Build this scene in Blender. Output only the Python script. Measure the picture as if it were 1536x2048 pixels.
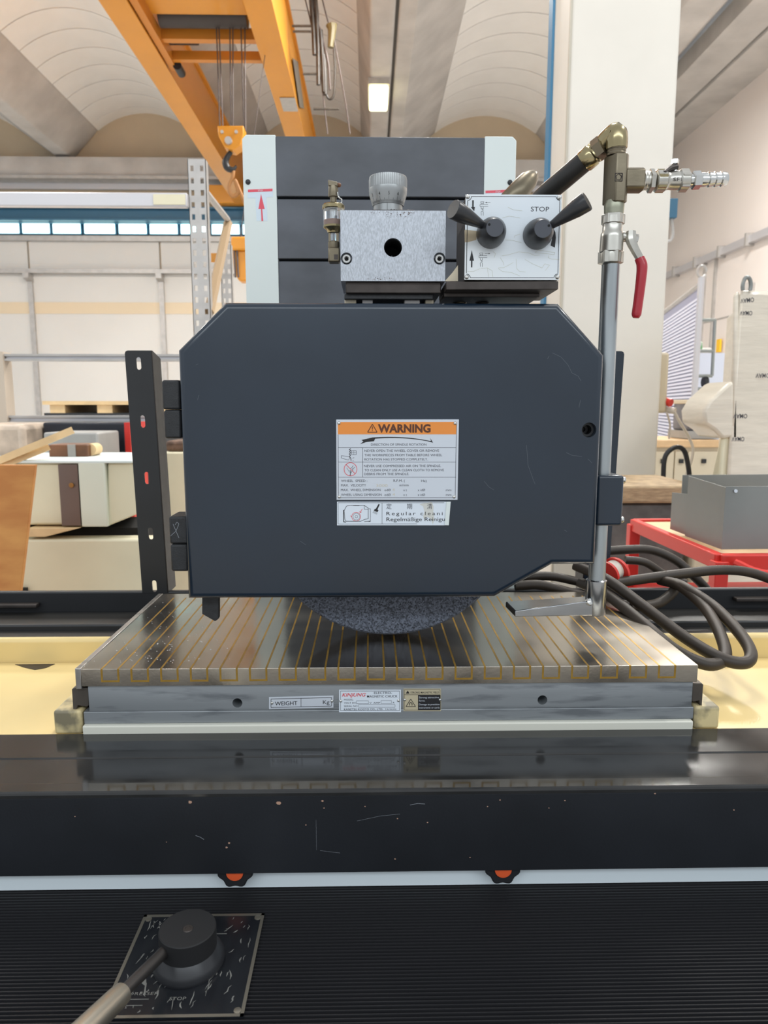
import bpy, bmesh, math, random
from mathutils import Vector, Matrix
random.seed(7)
for o in list(bpy.data.objects): bpy.data.objects.remove(o)
SC = bpy.context.scene
COL = SC.collection
# ------------------------------------------------------------------ camera, world, lights, exposure
F = 1454.0; CZ = 1.405
PITCH = math.atan(214/1454); YAW = math.atan(28/1454)
cam = bpy.data.cameras.new('camera'); camo = bpy.data.objects.new('camera', cam); COL.objects.link(camo)
cam.sensor_fit = 'HORIZONTAL'; cam.sensor_width = 36.0; cam.lens = F/1536*36.0
cam.clip_start = 0.02; cam.clip_end = 200
camo.location = (0, 0, CZ); camo.rotation_euler = (math.pi/2-PITCH, 0, -YAW)
cam.dof.use_dof = True; cam.dof.focus_distance = 1.02; cam.dof.aperture_fstop = 13.0
SC.camera = camo
w = bpy.data.worlds.new('world'); SC.world = w; w.use_nodes = True
w.node_tree.nodes['Background'].inputs[0].default_value = (0.90, 0.95, 1.0, 1)
w.node_tree.nodes['Background'].inputs[1].default_value = 0.68
SC.view_settings.view_transform = 'Standard'; SC.view_settings.look = 'None'
SC.view_settings.gamma = 1.0; SC.view_settings.use_curve_mapping = False
SC.view_settings.exposure = 0.18
def area(name, loc, aim, sx, sy, power, col):
    l = bpy.data.lights.new(name, 'AREA'); l.shape = 'RECTANGLE'; l.size = sx; l.size_y = sy; l.energy = power; l.color = col
    o = bpy.data.objects.new(name, l); COL.objects.link(o); o.location = loc
    o.rotation_euler = (Vector(aim)-Vector(loc)).to_track_quat('-Z', 'Y').to_euler()
    return o
# unseen area lights, added; the far lamps brighten the ceiling by floor bounce (the one in view has its own light in its builder)
area('window_light', (0.5, -5.0, 5.3), (0.5, 3.0, 2.2), 14.0, 0.9, 240, (0.86, 0.94, 1.0))   # unseen window strip, added to put a highlight along the guard's bevel
LC = (1.0, 0.97, 0.92)
for lx, ly, pw in ((0.6, 3.5, 120), (4.1, 1.5, 120), (-3.0, 4.0, 150), (-7.0, 8.0, 330), (-2.95, 8.8, 310), (0.6, 8.6, 230), (4.1, 8.8, 310)):
    area('hall_lamp_light', (lx, ly, 6.3), (lx, ly, 0), 0.5, 1.6, pw, LC)
# ------------------------------------------------------------------ picking points: a pixel of the photograph and a real distance give a place in the hall
FW = Vector((math.sin(YAW)*math.cos(PITCH), math.cos(YAW)*math.cos(PITCH), -math.sin(PITCH)))
RT = Vector((math.cos(YAW), -math.sin(YAW), 0)); UP = RT.cross(FW); CAM = Vector((0, 0, CZ))
def ray(px, py): return FW*F+RT*(px-768)+UP*(1024-py)
def at(px, py, Y):
    d = ray(px, py); return CAM+d*(Y/d.y)
def onz(px, py, z):
    d = ray(px, py); return CAM+d*((z-CZ)/d.z)
def onx(px, py, x):
    d = ray(px, py); return CAM+d*(x/d.x)
def mpp(px, py, Y): return (at(px+1, py, Y)-at(px, py, Y)).length
# ------------------------------------------------------------------ materials
MATS = {}
def mat(name, col, rough=0.5, metal=0.0, var=0.0, vscale=8.0, bump=0.0, bscale=60.0, col2=None, emit=None, estr=0.0, trans=0.0, stretch=None, coat=0.0, alpha=1.0, rvar=0.0, detail=4.0, rp=(0.35, 0.68)):
    if name in MATS: return MATS[name]
    m = bpy.data.materials.new(name); m.use_nodes = True; nt = m.node_tree; b = nt.nodes['Principled BSDF']
    b.inputs['Base Color'].default_value = (*col, 1); b.inputs['Roughness'].default_value = rough; b.inputs['Metallic'].default_value = metal
    if coat: b.inputs['Coat Weight'].default_value = coat; b.inputs['Coat Roughness'].default_value = 0.08
    if trans: b.inputs['Transmission Weight'].default_value = trans
    if alpha < 1: b.inputs['Alpha'].default_value = alpha
    if emit: b.inputs['Emission Color'].default_value = (*emit, 1); b.inputs['Emission Strength'].default_value = estr
    def noise(scale):
        tc = nt.nodes.new('ShaderNodeTexCoord'); n = nt.nodes.new('ShaderNodeTexNoise'); n.inputs['Scale'].default_value = scale; n.inputs['Detail'].default_value = detail
        if stretch:
            mp = nt.nodes.new('ShaderNodeMapping'); mp.inputs['Scale'].default_value = stretch
            nt.links.new(tc.outputs['Object'], mp.inputs['Vector']); nt.links.new(mp.outputs[0], n.inputs['Vector'])
        else: nt.links.new(tc.outputs['Object'], n.inputs['Vector'])
        return n
    if var or col2:
        n = noise(vscale); r = nt.nodes.new('ShaderNodeValToRGB')
        c2 = col2 if col2 else tuple(min(1, c*(1+var)) for c in col); c1 = col if col2 else tuple(c*(1-var) for c in col)
        r.color_ramp.elements[0].position = rp[0]; r.color_ramp.elements[1].position = rp[1]
        r.color_ramp.elements[0].color = (*c1, 1); r.color_ramp.elements[1].color = (*c2, 1)
        nt.links.new(n.outputs['Fac'], r.inputs[0]); nt.links.new(r.outputs[0], b.inputs['Base Color'])
        if rvar:
            mr = nt.nodes.new('ShaderNodeMapRange'); mr.inputs['To Min'].default_value = rough-rvar; mr.inputs['To Max'].default_value = rough+rvar
            mr.inputs['From Min'].default_value = 0.3; mr.inputs['From Max'].default_value = 0.7
            nt.links.new(n.outputs['Fac'], mr.inputs['Value']); nt.links.new(mr.outputs[0], b.inputs['Roughness'])
    if bump:
        n2 = noise(bscale); bp = nt.nodes.new('ShaderNodeBump'); bp.inputs['Strength'].default_value = bump; bp.inputs['Distance'].default_value = 0.002
        nt.links.new(n2.outputs['Fac'], bp.inputs['Height']); nt.links.new(bp.outputs[0], b.inputs['Normal'])
    MATS[name] = m
    return m
M_NAVY = mat('navy_paint', (0.006, 0.016, 0.031), 0.32, 0, 0.12, 5, 0.01, 150, rvar=0.04, coat=0.35)
M_BLACK = mat('black_paint', (0.014, 0.015, 0.017), 0.42, 0, 0.15, 9)
M_HINGE = mat('hinge_black', (0.016, 0.017, 0.019), 0.55, 0, 0.2, 120, 0.25, 500)
M_TROUGH = mat('trough_black', (0.024, 0.024, 0.024), 0.11, 0, 0.2, 10, 0.01, 40, rvar=0.06)
M_PANEL = mat('table_panel_black', (0.012, 0.014, 0.018), 0.45, 0, 0.2, 7, 0.05, 400)
M_RUBBER = mat('rubber_black', (0.010, 0.010, 0.012), 0.45)
M_CREAM = mat('cream_paint_yellowed', (0.74, 0.57, 0.26), 0.35, 0, 0.05, 5, rvar=0.08)  # stronger yellow than the other cream paints
M_CREAMDIRTY = mat('cream_paint_dirty', (0.22, 0.19, 0.12), 0.45, 0, 0, 26, col2=(0.70, 0.57, 0.30), rp=(0.38, 0.56))
M_CREAM2 = mat('cream_paint_pale', (0.74, 0.69, 0.50), 0.45, 0, 0.05, 3)
M_WHITEP = mat('white_paint', (0.72, 0.78, 0.76), 0.4, 0, 0.02, 6)
M_RAIL = mat('rail_white', (0.80, 0.88, 0.92), 0.35)
M_STEEL = mat('ground_steel', (0.46, 0.44, 0.42), 0.34, 1.0, 0.10, 14, 0.03, 250, stretch=(1, 6, 1), rvar=0.08)
M_CHUCKTOP = mat('chuck_steel', (0.50, 0.455, 0.39), 0.20, 1.0, 0.10, 9, 0.02, 200, rvar=0.07)
M_CHUCKSIDE = mat('chuck_side_steel', (0.19, 0.205, 0.22), 0.42, 0.5, 0, 18, 0.03, 200, col2=(0.30, 0.32, 0.335), stretch=(0.6, 1, 4.5), detail=9.0, rp=(0.33, 0.46))
M_BRASS = mat('brass_inlay', (0.40, 0.235, 0.04), 0.42, 0.6, 0.2, 40)
M_BROWNSTEEL = mat('brown_steel', (0.10, 0.085, 0.07), 0.5, 0.5, 0.2, 20)
M_BLOCK = mat('block_steel', (0.38, 0.40, 0.43), 0.40, 0.75, 0, 520, 0.06, 420, col2=(0.54, 0.57, 0.62), stretch=(1.6, 1, .5))
M_CHROME = mat('bright_steel', (0.62, 0.62, 0.60), 0.22, 1.0, 0.08, 30)
M_PIPE = mat('pipe_steel', (0.40, 0.43, 0.44), 0.36, 1.0, 0.12, 25, stretch=(1, 1, 0.2), rvar=0.06)
M_BRONZE = mat('bronze_fitting', (0.20, 0.17, 0.12), 0.38, 0.9, 0.12, 30, 0.05, 300)
M_YZINC = mat('yellow_zinc', (0.36, 0.30, 0.17), 0.22, 1.0, 0.1, 30)
M_VALVE = mat('valve_nickel', (0.52, 0.50, 0.45), 0.32, 0.95, 0.08, 40)
M_RED = mat('red_sleeve', (0.38, 0.010, 0.022), 0.35, 0, coat=0.3)
M_REDP = mat('red_paint', (0.66, 0.035, 0.025), 0.4)
M_ORANGE = mat('orange_plastic', (0.85, 0.13, 0.04), 0.4)
M_HOSE = mat('hose_rubber', (0.034, 0.024, 0.016), 0.5, 0, 0.2, 15)
M_HOSEBLK = mat('hose_black', (0.018, 0.017, 0.016), 0.42)
M_PLASTIC = mat('black_plastic', (0.022, 0.023, 0.026), 0.33)
M_PLASTICF = mat('grey_plastic_face', (0.055, 0.06, 0.075), 0.4)
M_DARKSTEEL = mat('dark_steel', (0.065, 0.055, 0.05), 0.45, 0.6, 0.15, 50)
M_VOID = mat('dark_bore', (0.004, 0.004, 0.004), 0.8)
M_LABEL = mat('label_aluminium', (0.62, 0.66, 0.72), 0.42, 0.25)
M_LABELW = mat('label_white', (0.70, 0.76, 0.83), 0.4)
M_FACE = mat('face_plate', (0.66, 0.72, 0.78), 0.4, 0.1, 0, 6, 0.35, 16, col2=(0.74, 0.77, 0.78), detail=1.0)
M_INK = mat('ink_black', (0.012, 0.012, 0.014), 0.5)
M_INKG = mat('ink_grey', (0.06, 0.06, 0.075), 0.5)
M_INKR = mat('ink_red', (0.70, 0.05, 0.06), 0.5)
M_INKO = mat('ink_orange', (0.80, 0.27, 0.045), 0.5)
M_INKBR = mat('ink_brown', (0.10, 0.028, 0.010), 0.5)
M_INKT = mat('ink_tan', (0.50, 0.44, 0.30), 0.5)
M_STICK = mat('sticker_red', (0.76, 0.09, 0.13), 0.5)
M_STICKW = mat('sticker_film', (0.66, 0.76, 0.84), 0.35)
M_GLASS = mat('oil_glass', (0.85, 0.9, 0.95), 0.05, 0, trans=0.9)
M_OIL = mat('oil_amber', (0.35, 0.12, 0.03), 0.2)
M_COVER = mat('way_cover_grey', (0.085, 0.092, 0.108), 0.42, 0, 0.32, 6, stretch=(1, 1, 1.6), rvar=0.10)
M_WHEEL = None
def wheel_mat():
    m = bpy.data.materials.new('abrasive_grit'); m.use_nodes = True; nt = m.node_tree; b = nt.nodes['Principled BSDF']
    tc = nt.nodes.new('ShaderNodeTexCoord'); v = nt.nodes.new('ShaderNodeTexVoronoi'); v.inputs['Scale'].default_value = 480
    nt.links.new(tc.outputs['Object'], v.inputs['Vector'])
    r = nt.nodes.new('ShaderNodeValToRGB'); r.color_ramp.elements[0].color = (0.02, 0.024, 0.034, 1); r.color_ramp.elements[1].color = (0.15, 0.17, 0.22, 1)
    sp = nt.nodes.new('ShaderNodeSeparateColor'); nt.links.new(v.outputs['Color'], sp.inputs[0]); nt.links.new(sp.outputs[0], r.inputs[0])
    nt.links.new(r.outputs[0], b.inputs['Base Color']); b.inputs['Roughness'].default_value = 0.7
    bp = nt.nodes.new('ShaderNodeBump'); bp.inputs['Strength'].default_value = 0.6; bp.inputs['Distance'].default_value = 0.001
    nt.links.new(v.outputs['Distance'], bp.inputs['Height']); nt.links.new(bp.outputs[0], b.inputs['Normal'])
    return m
M_WHEEL = wheel_mat()
M_CONC = mat('beam_concrete', (0.50, 0.475, 0.45), 0.8, 0, 0.13, 1.6, 0.15, 12)
M_CONC2 = mat('end_wall_concrete', (0.52, 0.42, 0.30), 0.85, 0, 0.07, 1.0)
M_VAULT = mat('vault_panel_white', (0.82, 0.80, 0.77), 0.7, 0, 0.03, 2)
M_SEAM = mat('seam_grey', (0.10, 0.09, 0.08), 0.8)
M_WALLW = mat('wall_panel_white', (0.62, 0.605, 0.575), 0.6, 0, 0.03, 0.6)
M_WALLR = mat('wall_plaster_pink', (0.76, 0.70, 0.66), 0.7, 0, 0.03, 0.5)
M_PILLAR = mat('pillar_cream', (0.70, 0.665, 0.60), 0.6, 0, 0.03, 2.5, 0.05, 6)
M_BLUE = mat('blue_paint', (0.035, 0.13, 0.22), 0.5)
M_BLUELT = mat('blue_strip', (0.05, 0.20, 0.36), 0.5)
M_CRANE = mat('crane_yellow', (0.64, 0.26, 0.016), 0.35, 0, 0.04, 1.5)
M_GALV = mat('galvanised_steel', (0.46, 0.44, 0.42), 0.45, 0.4, 0.08, 10)
M_GALVBLUE = mat('beam_light_grey', (0.56, 0.55, 0.57), 0.4, 0.3)
M_PLY = mat('plywood', (0.50, 0.19, 0.045), 0.55, 0, 0, 5, 0.05, 30, col2=(0.68, 0.32, 0.085), stretch=(1, 1, 2.5))
M_TIMBER = mat('pale_timber', (0.72, 0.52, 0.28), 0.6, 0, 0.1, 10)
M_TIMBER2 = mat('bench_timber', (0.72, 0.48, 0.26), 0.5, 0, 0.08, 10)
M_RUST = mat('brown_cardboard', (0.16, 0.065, 0.028), 0.5, 0, 0.25, 12)
M_GREYM = mat('grey_sheet_metal', (0.22, 0.23, 0.22), 0.35, 0.3, 0.15, 3, rvar=0.1)
M_GREYSTEEL = mat('grey_cabinet', (0.36, 0.35, 0.33), 0.45, 0.2, 0.1, 5)
M_CAB = mat('beige_cabinet', (0.62, 0.54, 0.40), 0.5)
M_FILM = mat('stretch_film', (0.66, 0.60, 0.50), 0.28, 0, 0.06, 5, 0.8, 12, stretch=(1, 1, 7), coat=0.3)
M_MESH = mat('mesh_panel_lilac', (0.30, 0.31, 0.42), 0.5)
M_FLOOR = mat('floor_concrete', (0.60, 0.57, 0.53), 0.45, 0, 0.06, 1.5)
M_PANE = mat('window_daylight', (0.9, 1, 1), 0.3, emit=(0.62, 1.0, 1.0), estr=3.0)
M_LAMPE = mat('lamp_tube_light', (1, 0.95, 0.7), 0.3, emit=(1.0, 0.88, 0.42), estr=4.0)
M_YELLOWS = mat('yellow_sign', (0.85, 0.50, 0.02), 0.5)
M_ROPE = mat('wire_rope', (0.11, 0.09, 0.085), 0.5, 0.5)
M_CABLEW = mat('white_cable', (0.66, 0.60, 0.52), 0.5)
M_LEVER = mat('satin_lever', (0.60, 0.54, 0.44), 0.36, 0.95)
M_LEVERD = mat('dark_lever', (0.13, 0.12, 0.115), 0.38, 0.9)
M_PLATEBLK = mat('plate_black', (0.010, 0.011, 0.014), 0.25, 0, 0, 30, 0.5, 22, col2=(0.014, 0.016, 0.019), stretch=(2.4, .8, 1), detail=1.5)
M_SMEAR = mat('dried_smear', (0.20, 0.20, 0.185), 0.45)
M_SCRATCH = mat('scratch_grey', (0.26, 0.28, 0.31), 0.5)
M_CHIP = mat('paint_chip', (0.45, 0.27, 0.19), 0.6)
M_PLATEEDGE = mat('plate_edge', (0.24, 0.22, 0.18), 0.4, 0.7)
# ------------------------------------------------------------------ mesh builder
class B:
    def __init__(s): s.bm = bmesh.new()
    def hexa(s, p):          # p: 4 bottom then 4 top points, counter-clockwise
        v = [s.bm.verts.new(Vector(q)) for q in p]
        for f in ((3,2,1,0),(4,5,6,7),(0,1,5,4),(1,2,6,5),(2,3,7,6),(3,0,4,7)): s.bm.faces.new([v[i] for i in f])
        return s
    def box(s, x0, x1, y0, y1, z0, z1):
        return s.hexa([(x0,y0,z0),(x1,y0,z0),(x1,y1,z0),(x0,y1,z0),(x0,y0,z1),(x1,y0,z1),(x1,y1,z1),(x0,y1,z1)])
    def pxbox(s, px0, py0, px1, py1, Y, dep):   # box whose front face fills a pixel rectangle at distance Y
        a = at(px0, (py0+py1)/2, Y); b = at(px1, (py0+py1)/2, Y); t = at((px0+px1)/2, py0, Y); u = at((px0+px1)/2, py1, Y)
        return s.box(a.x, b.x, Y, Y+dep, u.z, t.z)
    def prism(s, pts, ext):  # pts: planar 3-D points, ext: extrusion vector
        e = Vector(ext); n = len(pts)
        a = [s.bm.verts.new(Vector(p)) for p in pts]; b = [s.bm.verts.new(Vector(p)+e) for p in pts]
        s.bm.faces.new(a); s.bm.faces.new(b[::-1])
        for i in range(n): s.bm.faces.new((a[i], b[i], b[(i+1) % n], a[(i+1) % n]))
        return s
    def lathe(s, o, axis, prof, seg=32, cap=True, knurl=None):   # prof: (distance along axis, radius)
        o = Vector(o); ax = Vector(axis).normalized()
        u = ax.orthogonal().normalized(); v = ax.cross(u)
        rings = []
        for k, (d, r) in enumerate(prof):
            ring = []
            for i in range(seg):
                a = 2*math.pi*i/seg; rr = r
                if knurl and k in knurl and i % 2: rr = r*0.965
                ring.append(s.bm.verts.new(o+ax*d+(u*math.cos(a)+v*math.sin(a))*rr))
            rings.append(ring)
        for p, q in zip(rings, rings[1:]):
            for i in range(seg): s.bm.faces.new((p[i], p[(i+1) % seg], q[(i+1) % seg], q[i]))
        if cap: s.bm.faces.new(rings[0][::-1]); s.bm.faces.new(rings[-1])
        return s
    def cyl(s, a, b, r, r2=None, seg=24):
        a = Vector(a); b = Vector(b)
        return s.lathe(a, b-a, [(0, r), ((b-a).length, r if r2 is None else r2)], seg)
    def tube(s, pts, r, seg=12, sub=6, radii=None):
        P = [Vector(p) for p in pts]; path = []
        rad = []
        R = radii if radii else [r]*len(P)
        if sub > 1 and len(P) > 2:
            for i in range(len(P)-1):
                p0 = P[i-1] if i else P[0]*2-P[1]; p1 = P[i]; p2 = P[i+1]; p3 = P[i+2] if i+2 < len(P) else P[-1]*2-P[-2]
                for k in range(sub):
                    t = k/sub
                    path.append(0.5*((2*p1)+(p2-p0)*t+(2*p0-5*p1+4*p2-p3)*t*t+(3*p1-p0-3*p2+p3)*t*t*t)); rad.append(R[i]*(1-t)+R[i+1]*t)
            path.append(P[-1]); rad.append(R[-1])
        else: path = P; rad = R
        n = None; rings = []
        for i, p in enumerate(path):
            t = (path[min(i+1, len(path)-1)]-path[max(i-1, 0)]).normalized()
            n = t.orthogonal().normalized() if n is None else (n-t*n.dot(t)).normalized()
            bn = t.cross(n)
            rings.append([s.bm.verts.new(p+(n*math.cos(2*math.pi*j/seg)+bn*math.sin(2*math.pi*j/seg))*rad[i]) for j in range(seg)])
        for a, b in zip(rings, rings[1:]):
            for j in range(seg): s.bm.faces.new((a[j], a[(j+1) % seg], b[(j+1) % seg], b[j]))
        s.bm.faces.new(rings[0][::-1]); s.bm.faces.new(rings[-1])
        return s
    def mesh(s, name):
        bmesh.ops.recalc_face_normals(s.bm, faces=s.bm.faces[:])
        me = bpy.data.meshes.new(name); s.bm.to_mesh(me); s.bm.free(); return me
def link(name, me, m, parent=None, smooth=True, bevel=0.0, seg=2):
    o = bpy.data.objects.new(name, me); COL.objects.link(o)
    if m and not me.materials: me.materials.append(m)
    if smooth:
        for p in me.polygons: p.use_smooth = True
        me.set_sharp_from_angle(angle=math.radians(38))
    if bevel:
        md = o.modifiers.new('edge', 'BEVEL'); md.width = bevel; md.segments = seg; md.limit_method = 'ANGLE'; md.angle_limit = math.radians(40)
    if parent is not None:
        o.parent = parent; o.matrix_parent_inverse = Matrix.Translation(-absloc(parent))
    return o
def absloc(o):
    v = Vector(o.location)
    return v if o.parent is None else Vector((0, 0, 0))
def O(name, b, m, parent=None, bevel=0.0, seg=2, smooth=True): return link(name, b.mesh(name), m, parent, smooth, bevel, seg)
def tag(o, label, cat, group=None, kind=None):
    o['label'] = label
    if cat: o['category'] = cat
    if group: o['group'] = group
    if kind: o['kind'] = kind
    return o
def struct(o, label=None):
    o['kind'] = 'structure'
    if label: o['label'] = label
    return o
def T(name, label, cat, loc=(0, 0, 0), group=None):
    o = bpy.data.objects.new(name, None); COL.objects.link(o); o.location = loc; o.empty_display_size = 0.05
    return tag(o, label, cat, group)
def flat_with_holes(outer, holes, t):       # outer, holes: lists of (u, v); returns a mesh in the uv plane, thickness t about w = 0
    cu = bpy.data.curves.new('outline', 'CURVE'); cu.dimensions = '2D'; cu.fill_mode = 'BOTH'; cu.extrude = t/2
    for pts in [outer]+holes:
        sp = cu.splines.new('POLY'); sp.points.add(len(pts)-1); sp.use_cyclic_u = True
        for p, q in zip(sp.points, pts): p.co = (q[0], q[1], 0, 1)
    ob = bpy.data.objects.new('outline', cu); me = bpy.data.meshes.new_from_object(ob)
    bpy.data.objects.remove(ob); bpy.data.curves.remove(cu); me.materials.clear(); return me
def map_mesh(me, fn):
    for v in me.vertices: v.co = fn(*v.co)
    me.update(); return me
def slot(u, v, hw, hh, n=6):                # rounded slot outline, vertical
    pts = []
    for k in range(n+1):
        a = math.pi*k/n; pts.append((u+hw*math.cos(a), v+(hh-hw)+hw*math.sin(a)))
    for k in range(n+1):
        a = math.pi+math.pi*k/n; pts.append((u+hw*math.cos(a), v-(hh-hw)+hw*math.sin(a)))
    return pts
def circ(u, v, r, n=20): return [(u+r*math.cos(2*math.pi*k/n), v+r*math.sin(2*math.pi*k/n)) for k in range(n)]
def cut(o, cutter_bm):
    c = O('cutter', cutter_bm, None, smooth=False)
    md = o.modifiers.new('cut', 'BOOLEAN'); md.object = c; md.operation = 'DIFFERENCE'; md.solver = 'EXACT'
    bpy.context.view_layer.update(); dg = bpy.context.evaluated_depsgraph_get()
    me = bpy.data.meshes.new_from_object(o.evaluated_get(dg)); o.modifiers.clear(); o.data = me
    bpy.data.objects.remove(c)
    for p in me.polygons: p.use_smooth = True
    me.set_sharp_from_angle(angle=math.radians(38))
# ---- print on flat plates (front planes face the camera side, -Y)
def text_mesh(s, spacing=1.0, bold=0.0, shear=0.0):
    cu = bpy.data.curves.new('lettering', 'FONT'); cu.body = s; cu.size = 1.0; cu.space_character = spacing; cu.offset = bold; cu.shear = shear
    cu.resolution_u = 3; ob = bpy.data.objects.new('lettering', cu); me = bpy.data.meshes.new_from_object(ob)
    bpy.data.objects.remove(ob); bpy.data.curves.remove(cu); me.materials.clear(); return me
def txt(s, px, py, w, h, Y, m, parent, name='lettering', spacing=1.0, bold=0.0, shear=0.0, rot=0.0, lift=0.0):
    """lettering on the plane y = Y: left end of the base line at pixel (px, py), w wide and capitals h high (pixels)"""
    me = text_mesh(s, spacing, bold, shear)
    if not me.vertices: return None
    x0 = min(v.co.x for v in me.vertices); x1 = max(v.co.x for v in me.vertices); k = mpp(px, py, Y)
    su = w*k/(x1-x0); sv = h*k/0.73; p = at(px, py, Y); c, sn = math.cos(rot), math.sin(rot)
    def fn(x, y, z):
        u = (x-x0)*su; v = y*sv
        return Vector((p.x+u*c-v*sn, Y-lift, p.z+u*sn+v*c))
    return link(name, map_mesh(me, fn), m, parent, smooth=False)
def decal(b, pts, Y, t=0.0002):             # thin raised polygon on plane y = Y from pixel points
    b.prism([at(x, y, Y) for x, y in pts], (0, -t, 0)); return b
def dline(b, x0, y0, x1, y1, wpx, Y, t=0.0002):
    d = math.hypot(x1-x0, y1-y0); nx, ny = -(y1-y0)/d*wpx/2, (x1-x0)/d*wpx/2
    return decal(b, [(x0+nx, y0+ny), (x1+nx, y1+ny), (x1-nx, y1-ny), (x0-nx, y0-ny)], Y, t)
def dpath(b, pts, wpx, Y, t=0.0002):
    for (x0, y0), (x1, y1) in zip(pts, pts[1:]): dline(b, x0, y0, x1, y1, wpx, Y, t)
    return b
def rivet(px, py, rpx, Y, parent, m=None, name='rivet'):
    p = at(px, py, Y); r = rpx*mpp(px, py, Y)
    return O(name, B().lathe(p, (0, -1, 0), [(0, r), (r*0.35, r*0.9), (r*0.6, r*0.6), (r*0.7, r*0.15)], 14), m or M_CHROME, parent)
# ================================================================== THE HALL
DEND = 16.0
struct(O('floor', B().box(-14, 6.4, -4, 16.3, -0.1, 0), M_FLOOR, smooth=False))
# end wall: concrete above, white panels below
wb = struct(O('wall_back', B().box(-14, 6.4, DEND, DEND+0.3, 0, 8.2), M_CONC2, smooth=False))
zp_top = at(0, 480, DEND).z
edges = [-1500, -700, 66, 326, 640, 960, 1290, 1500]
for a, b_ in zip(edges, edges[1:]):
    xa = at(a, 640, DEND-0.05).x; xb = at(b_, 640, DEND-0.05).x
    O('wall_panel', B().box(xa+0.02, xb-0.02, DEND-0.06, DEND, 0.0, zp_top), M_WALLW, wb, smooth=False)
xa, xb = -14, 6.2
O('wall_stripe', B().box(xa, xb, DEND-0.07, DEND-0.06, at(0, 628, DEND).z, at(0, 605, DEND).z), mat('stripe_tan', (0.66, 0.54, 0.38), 0.6), wb, smooth=False)
O('sill_rail', B().box(xa, xb, DEND-0.16, DEND, at(0, 484, DEND).z, at(0, 474, DEND).z), M_GALV, wb, smooth=False)
O('cable_tray', B().box(xa, xb, DEND-0.22, DEND-0.06, at(0, 549, DEND).z, at(0, 541, DEND).z), M_GALV, wb, smooth=False)
for px in (-330, 66, 326, 985):
    x = at(px, 650, DEND-0.1).x
    O('conduit', B().box(x-0.05, x+0.05, DEND-0.12, DEND-0.06, 0.2, at(0, 552, DEND).z), M_GALV, wb, smooth=False)
    O('tray_bracket', B().hexa([(x-0.06, DEND-0.30, at(0, 560, DEND).z), (x+0.06, DEND-0.30, at(0, 560, DEND).z), (x+0.06, DEND-0.06, at(0, 566, DEND).z), (x-0.06, DEND-0.06, at(0, 566, DEND).z),
                               (x-0.06, DEND-0.30, at(0, 550, DEND).z), (x+0.06, DEND-0.30, at(0, 550, DEND).z), (x+0.06, DEND-0.06, at(0, 550, DEND).z), (x-0.06, DEND-0.06, at(0, 550, DEND).z)]), M_GALV, wb, smooth=False)
# concrete ledge across the end wall under the vaults
lz0, lz1 = at(0, 362, DEND).z, at(0, 324, DEND).z
tr = struct(O('trim_1', B().box(-14, 6.2, DEND-0.35, DEND, lz0, lz1), M_CONC, smooth=False))
O('ledge_flange', B().box(-14, 6.2, DEND-0.42, DEND, lz0-0.06, lz0), M_GALV, tr, smooth=False)
O('under_ledge_pipe', B().box(-14, 6.2, DEND-0.1, DEND-0.02, at(0, 380, DEND).z, at(0, 368, DEND).z), M_GALVBLUE, tr, smooth=False)
# ribbon of windows
WE = [(-640, -520), (-518, -400), (-398, -280), (-278, -160), (-158, -62), (-60, 40), (42, 101), (103, 163), (166, 232), (235, 295), (297, 357), (359, 419), (421, 481), (483, 545), (547, 607)]
for n, (a, b_) in enumerate(WE):
    xa, xb = at(a, 458, DEND-0.1).x, at(b_, 458, DEND-0.1).x; z0, z1 = at(0, 470, DEND).z, at(0, 446, DEND).z
    wn = struct(O('window_%d' % (n+1), B().box(xa, xb, DEND-0.08, DEND, z0, z1), M_BLUE, smooth=False))
    O('pane', B().box(xa+0.03, xb-0.03, DEND-0.10, DEND-0.08, z0+0.02, z1-0.02), M_PANE, wn, smooth=False)
# vaulted roof of curved panels between trapezoid concrete beams
SPRING, RISE, ZB = 6.97, 0.34, 6.41
bays = [(-9.15, -7.15), (-5.55, -3.62), (-2.08, -0.17), (1.36, 3.45)]
ce = struct(O('ceiling', B().box(-14, 6.4, 6.5, 16.3, 8.2, 8.3), M_CONC, smooth=False))
def vault_panel(x0, x1, y0, y1):
    b = B(); n = 14; top = []; bot = []
    R = ((x1-x0)**2/4+RISE**2)/(2*RISE); xc = (x0+x1)/2; zc = SPRING+RISE-R
    a0 = math.asin((x1-x0)/2/R); rows = []
    for rr in (R, R+0.06):
        for yy in (y0, y1):
            rows.append([b.bm.verts.new((xc+rr*math.sin(-a0+2*a0*k/n), yy, zc+rr*math.cos(-a0+2*a0*k/n))) for k in range(n+1)])
    for k in range(n):
        for p, q in ((0, 1), (1, 3), (3, 2), (2, 0)): b.bm.faces.new((rows[p][k], rows[p][k+1], rows[q][k+1], rows[q][k]))
    for k in (0, n): b.bm.faces.new((rows[0][k], rows[1][k], rows[3][k], rows[2][k]))
    return b
for x0, x1 in bays:
    me = None; y1 = DEND-0.36
    link('vault_panel', vault_panel(x0, x1, DEND-0.345, DEND).mesh('vault_panel'), M_VAULT, ce)
    for k in range(10):
        ya = y1-0.61*(k+1)+0.026
        if me is None: me = vault_panel(x0, x1, 0, 0.584).mesh('vault_panel'); me.materials.append(M_VAULT)
        o = link('vault_panel', me, None, ce); o.location = (0, ya, 0)
    link('vault_shell', vault_panel(x0, x1, 6.5, y1-6.11).mesh('vault_shell'), M_VAULT, ce)
    O('seam_filler', B().box(x0-0.05, x1+0.05, 8, 16, SPRING+RISE+0.09, SPRING+RISE+0.14), M_SEAM, ce, smooth=False)
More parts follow.
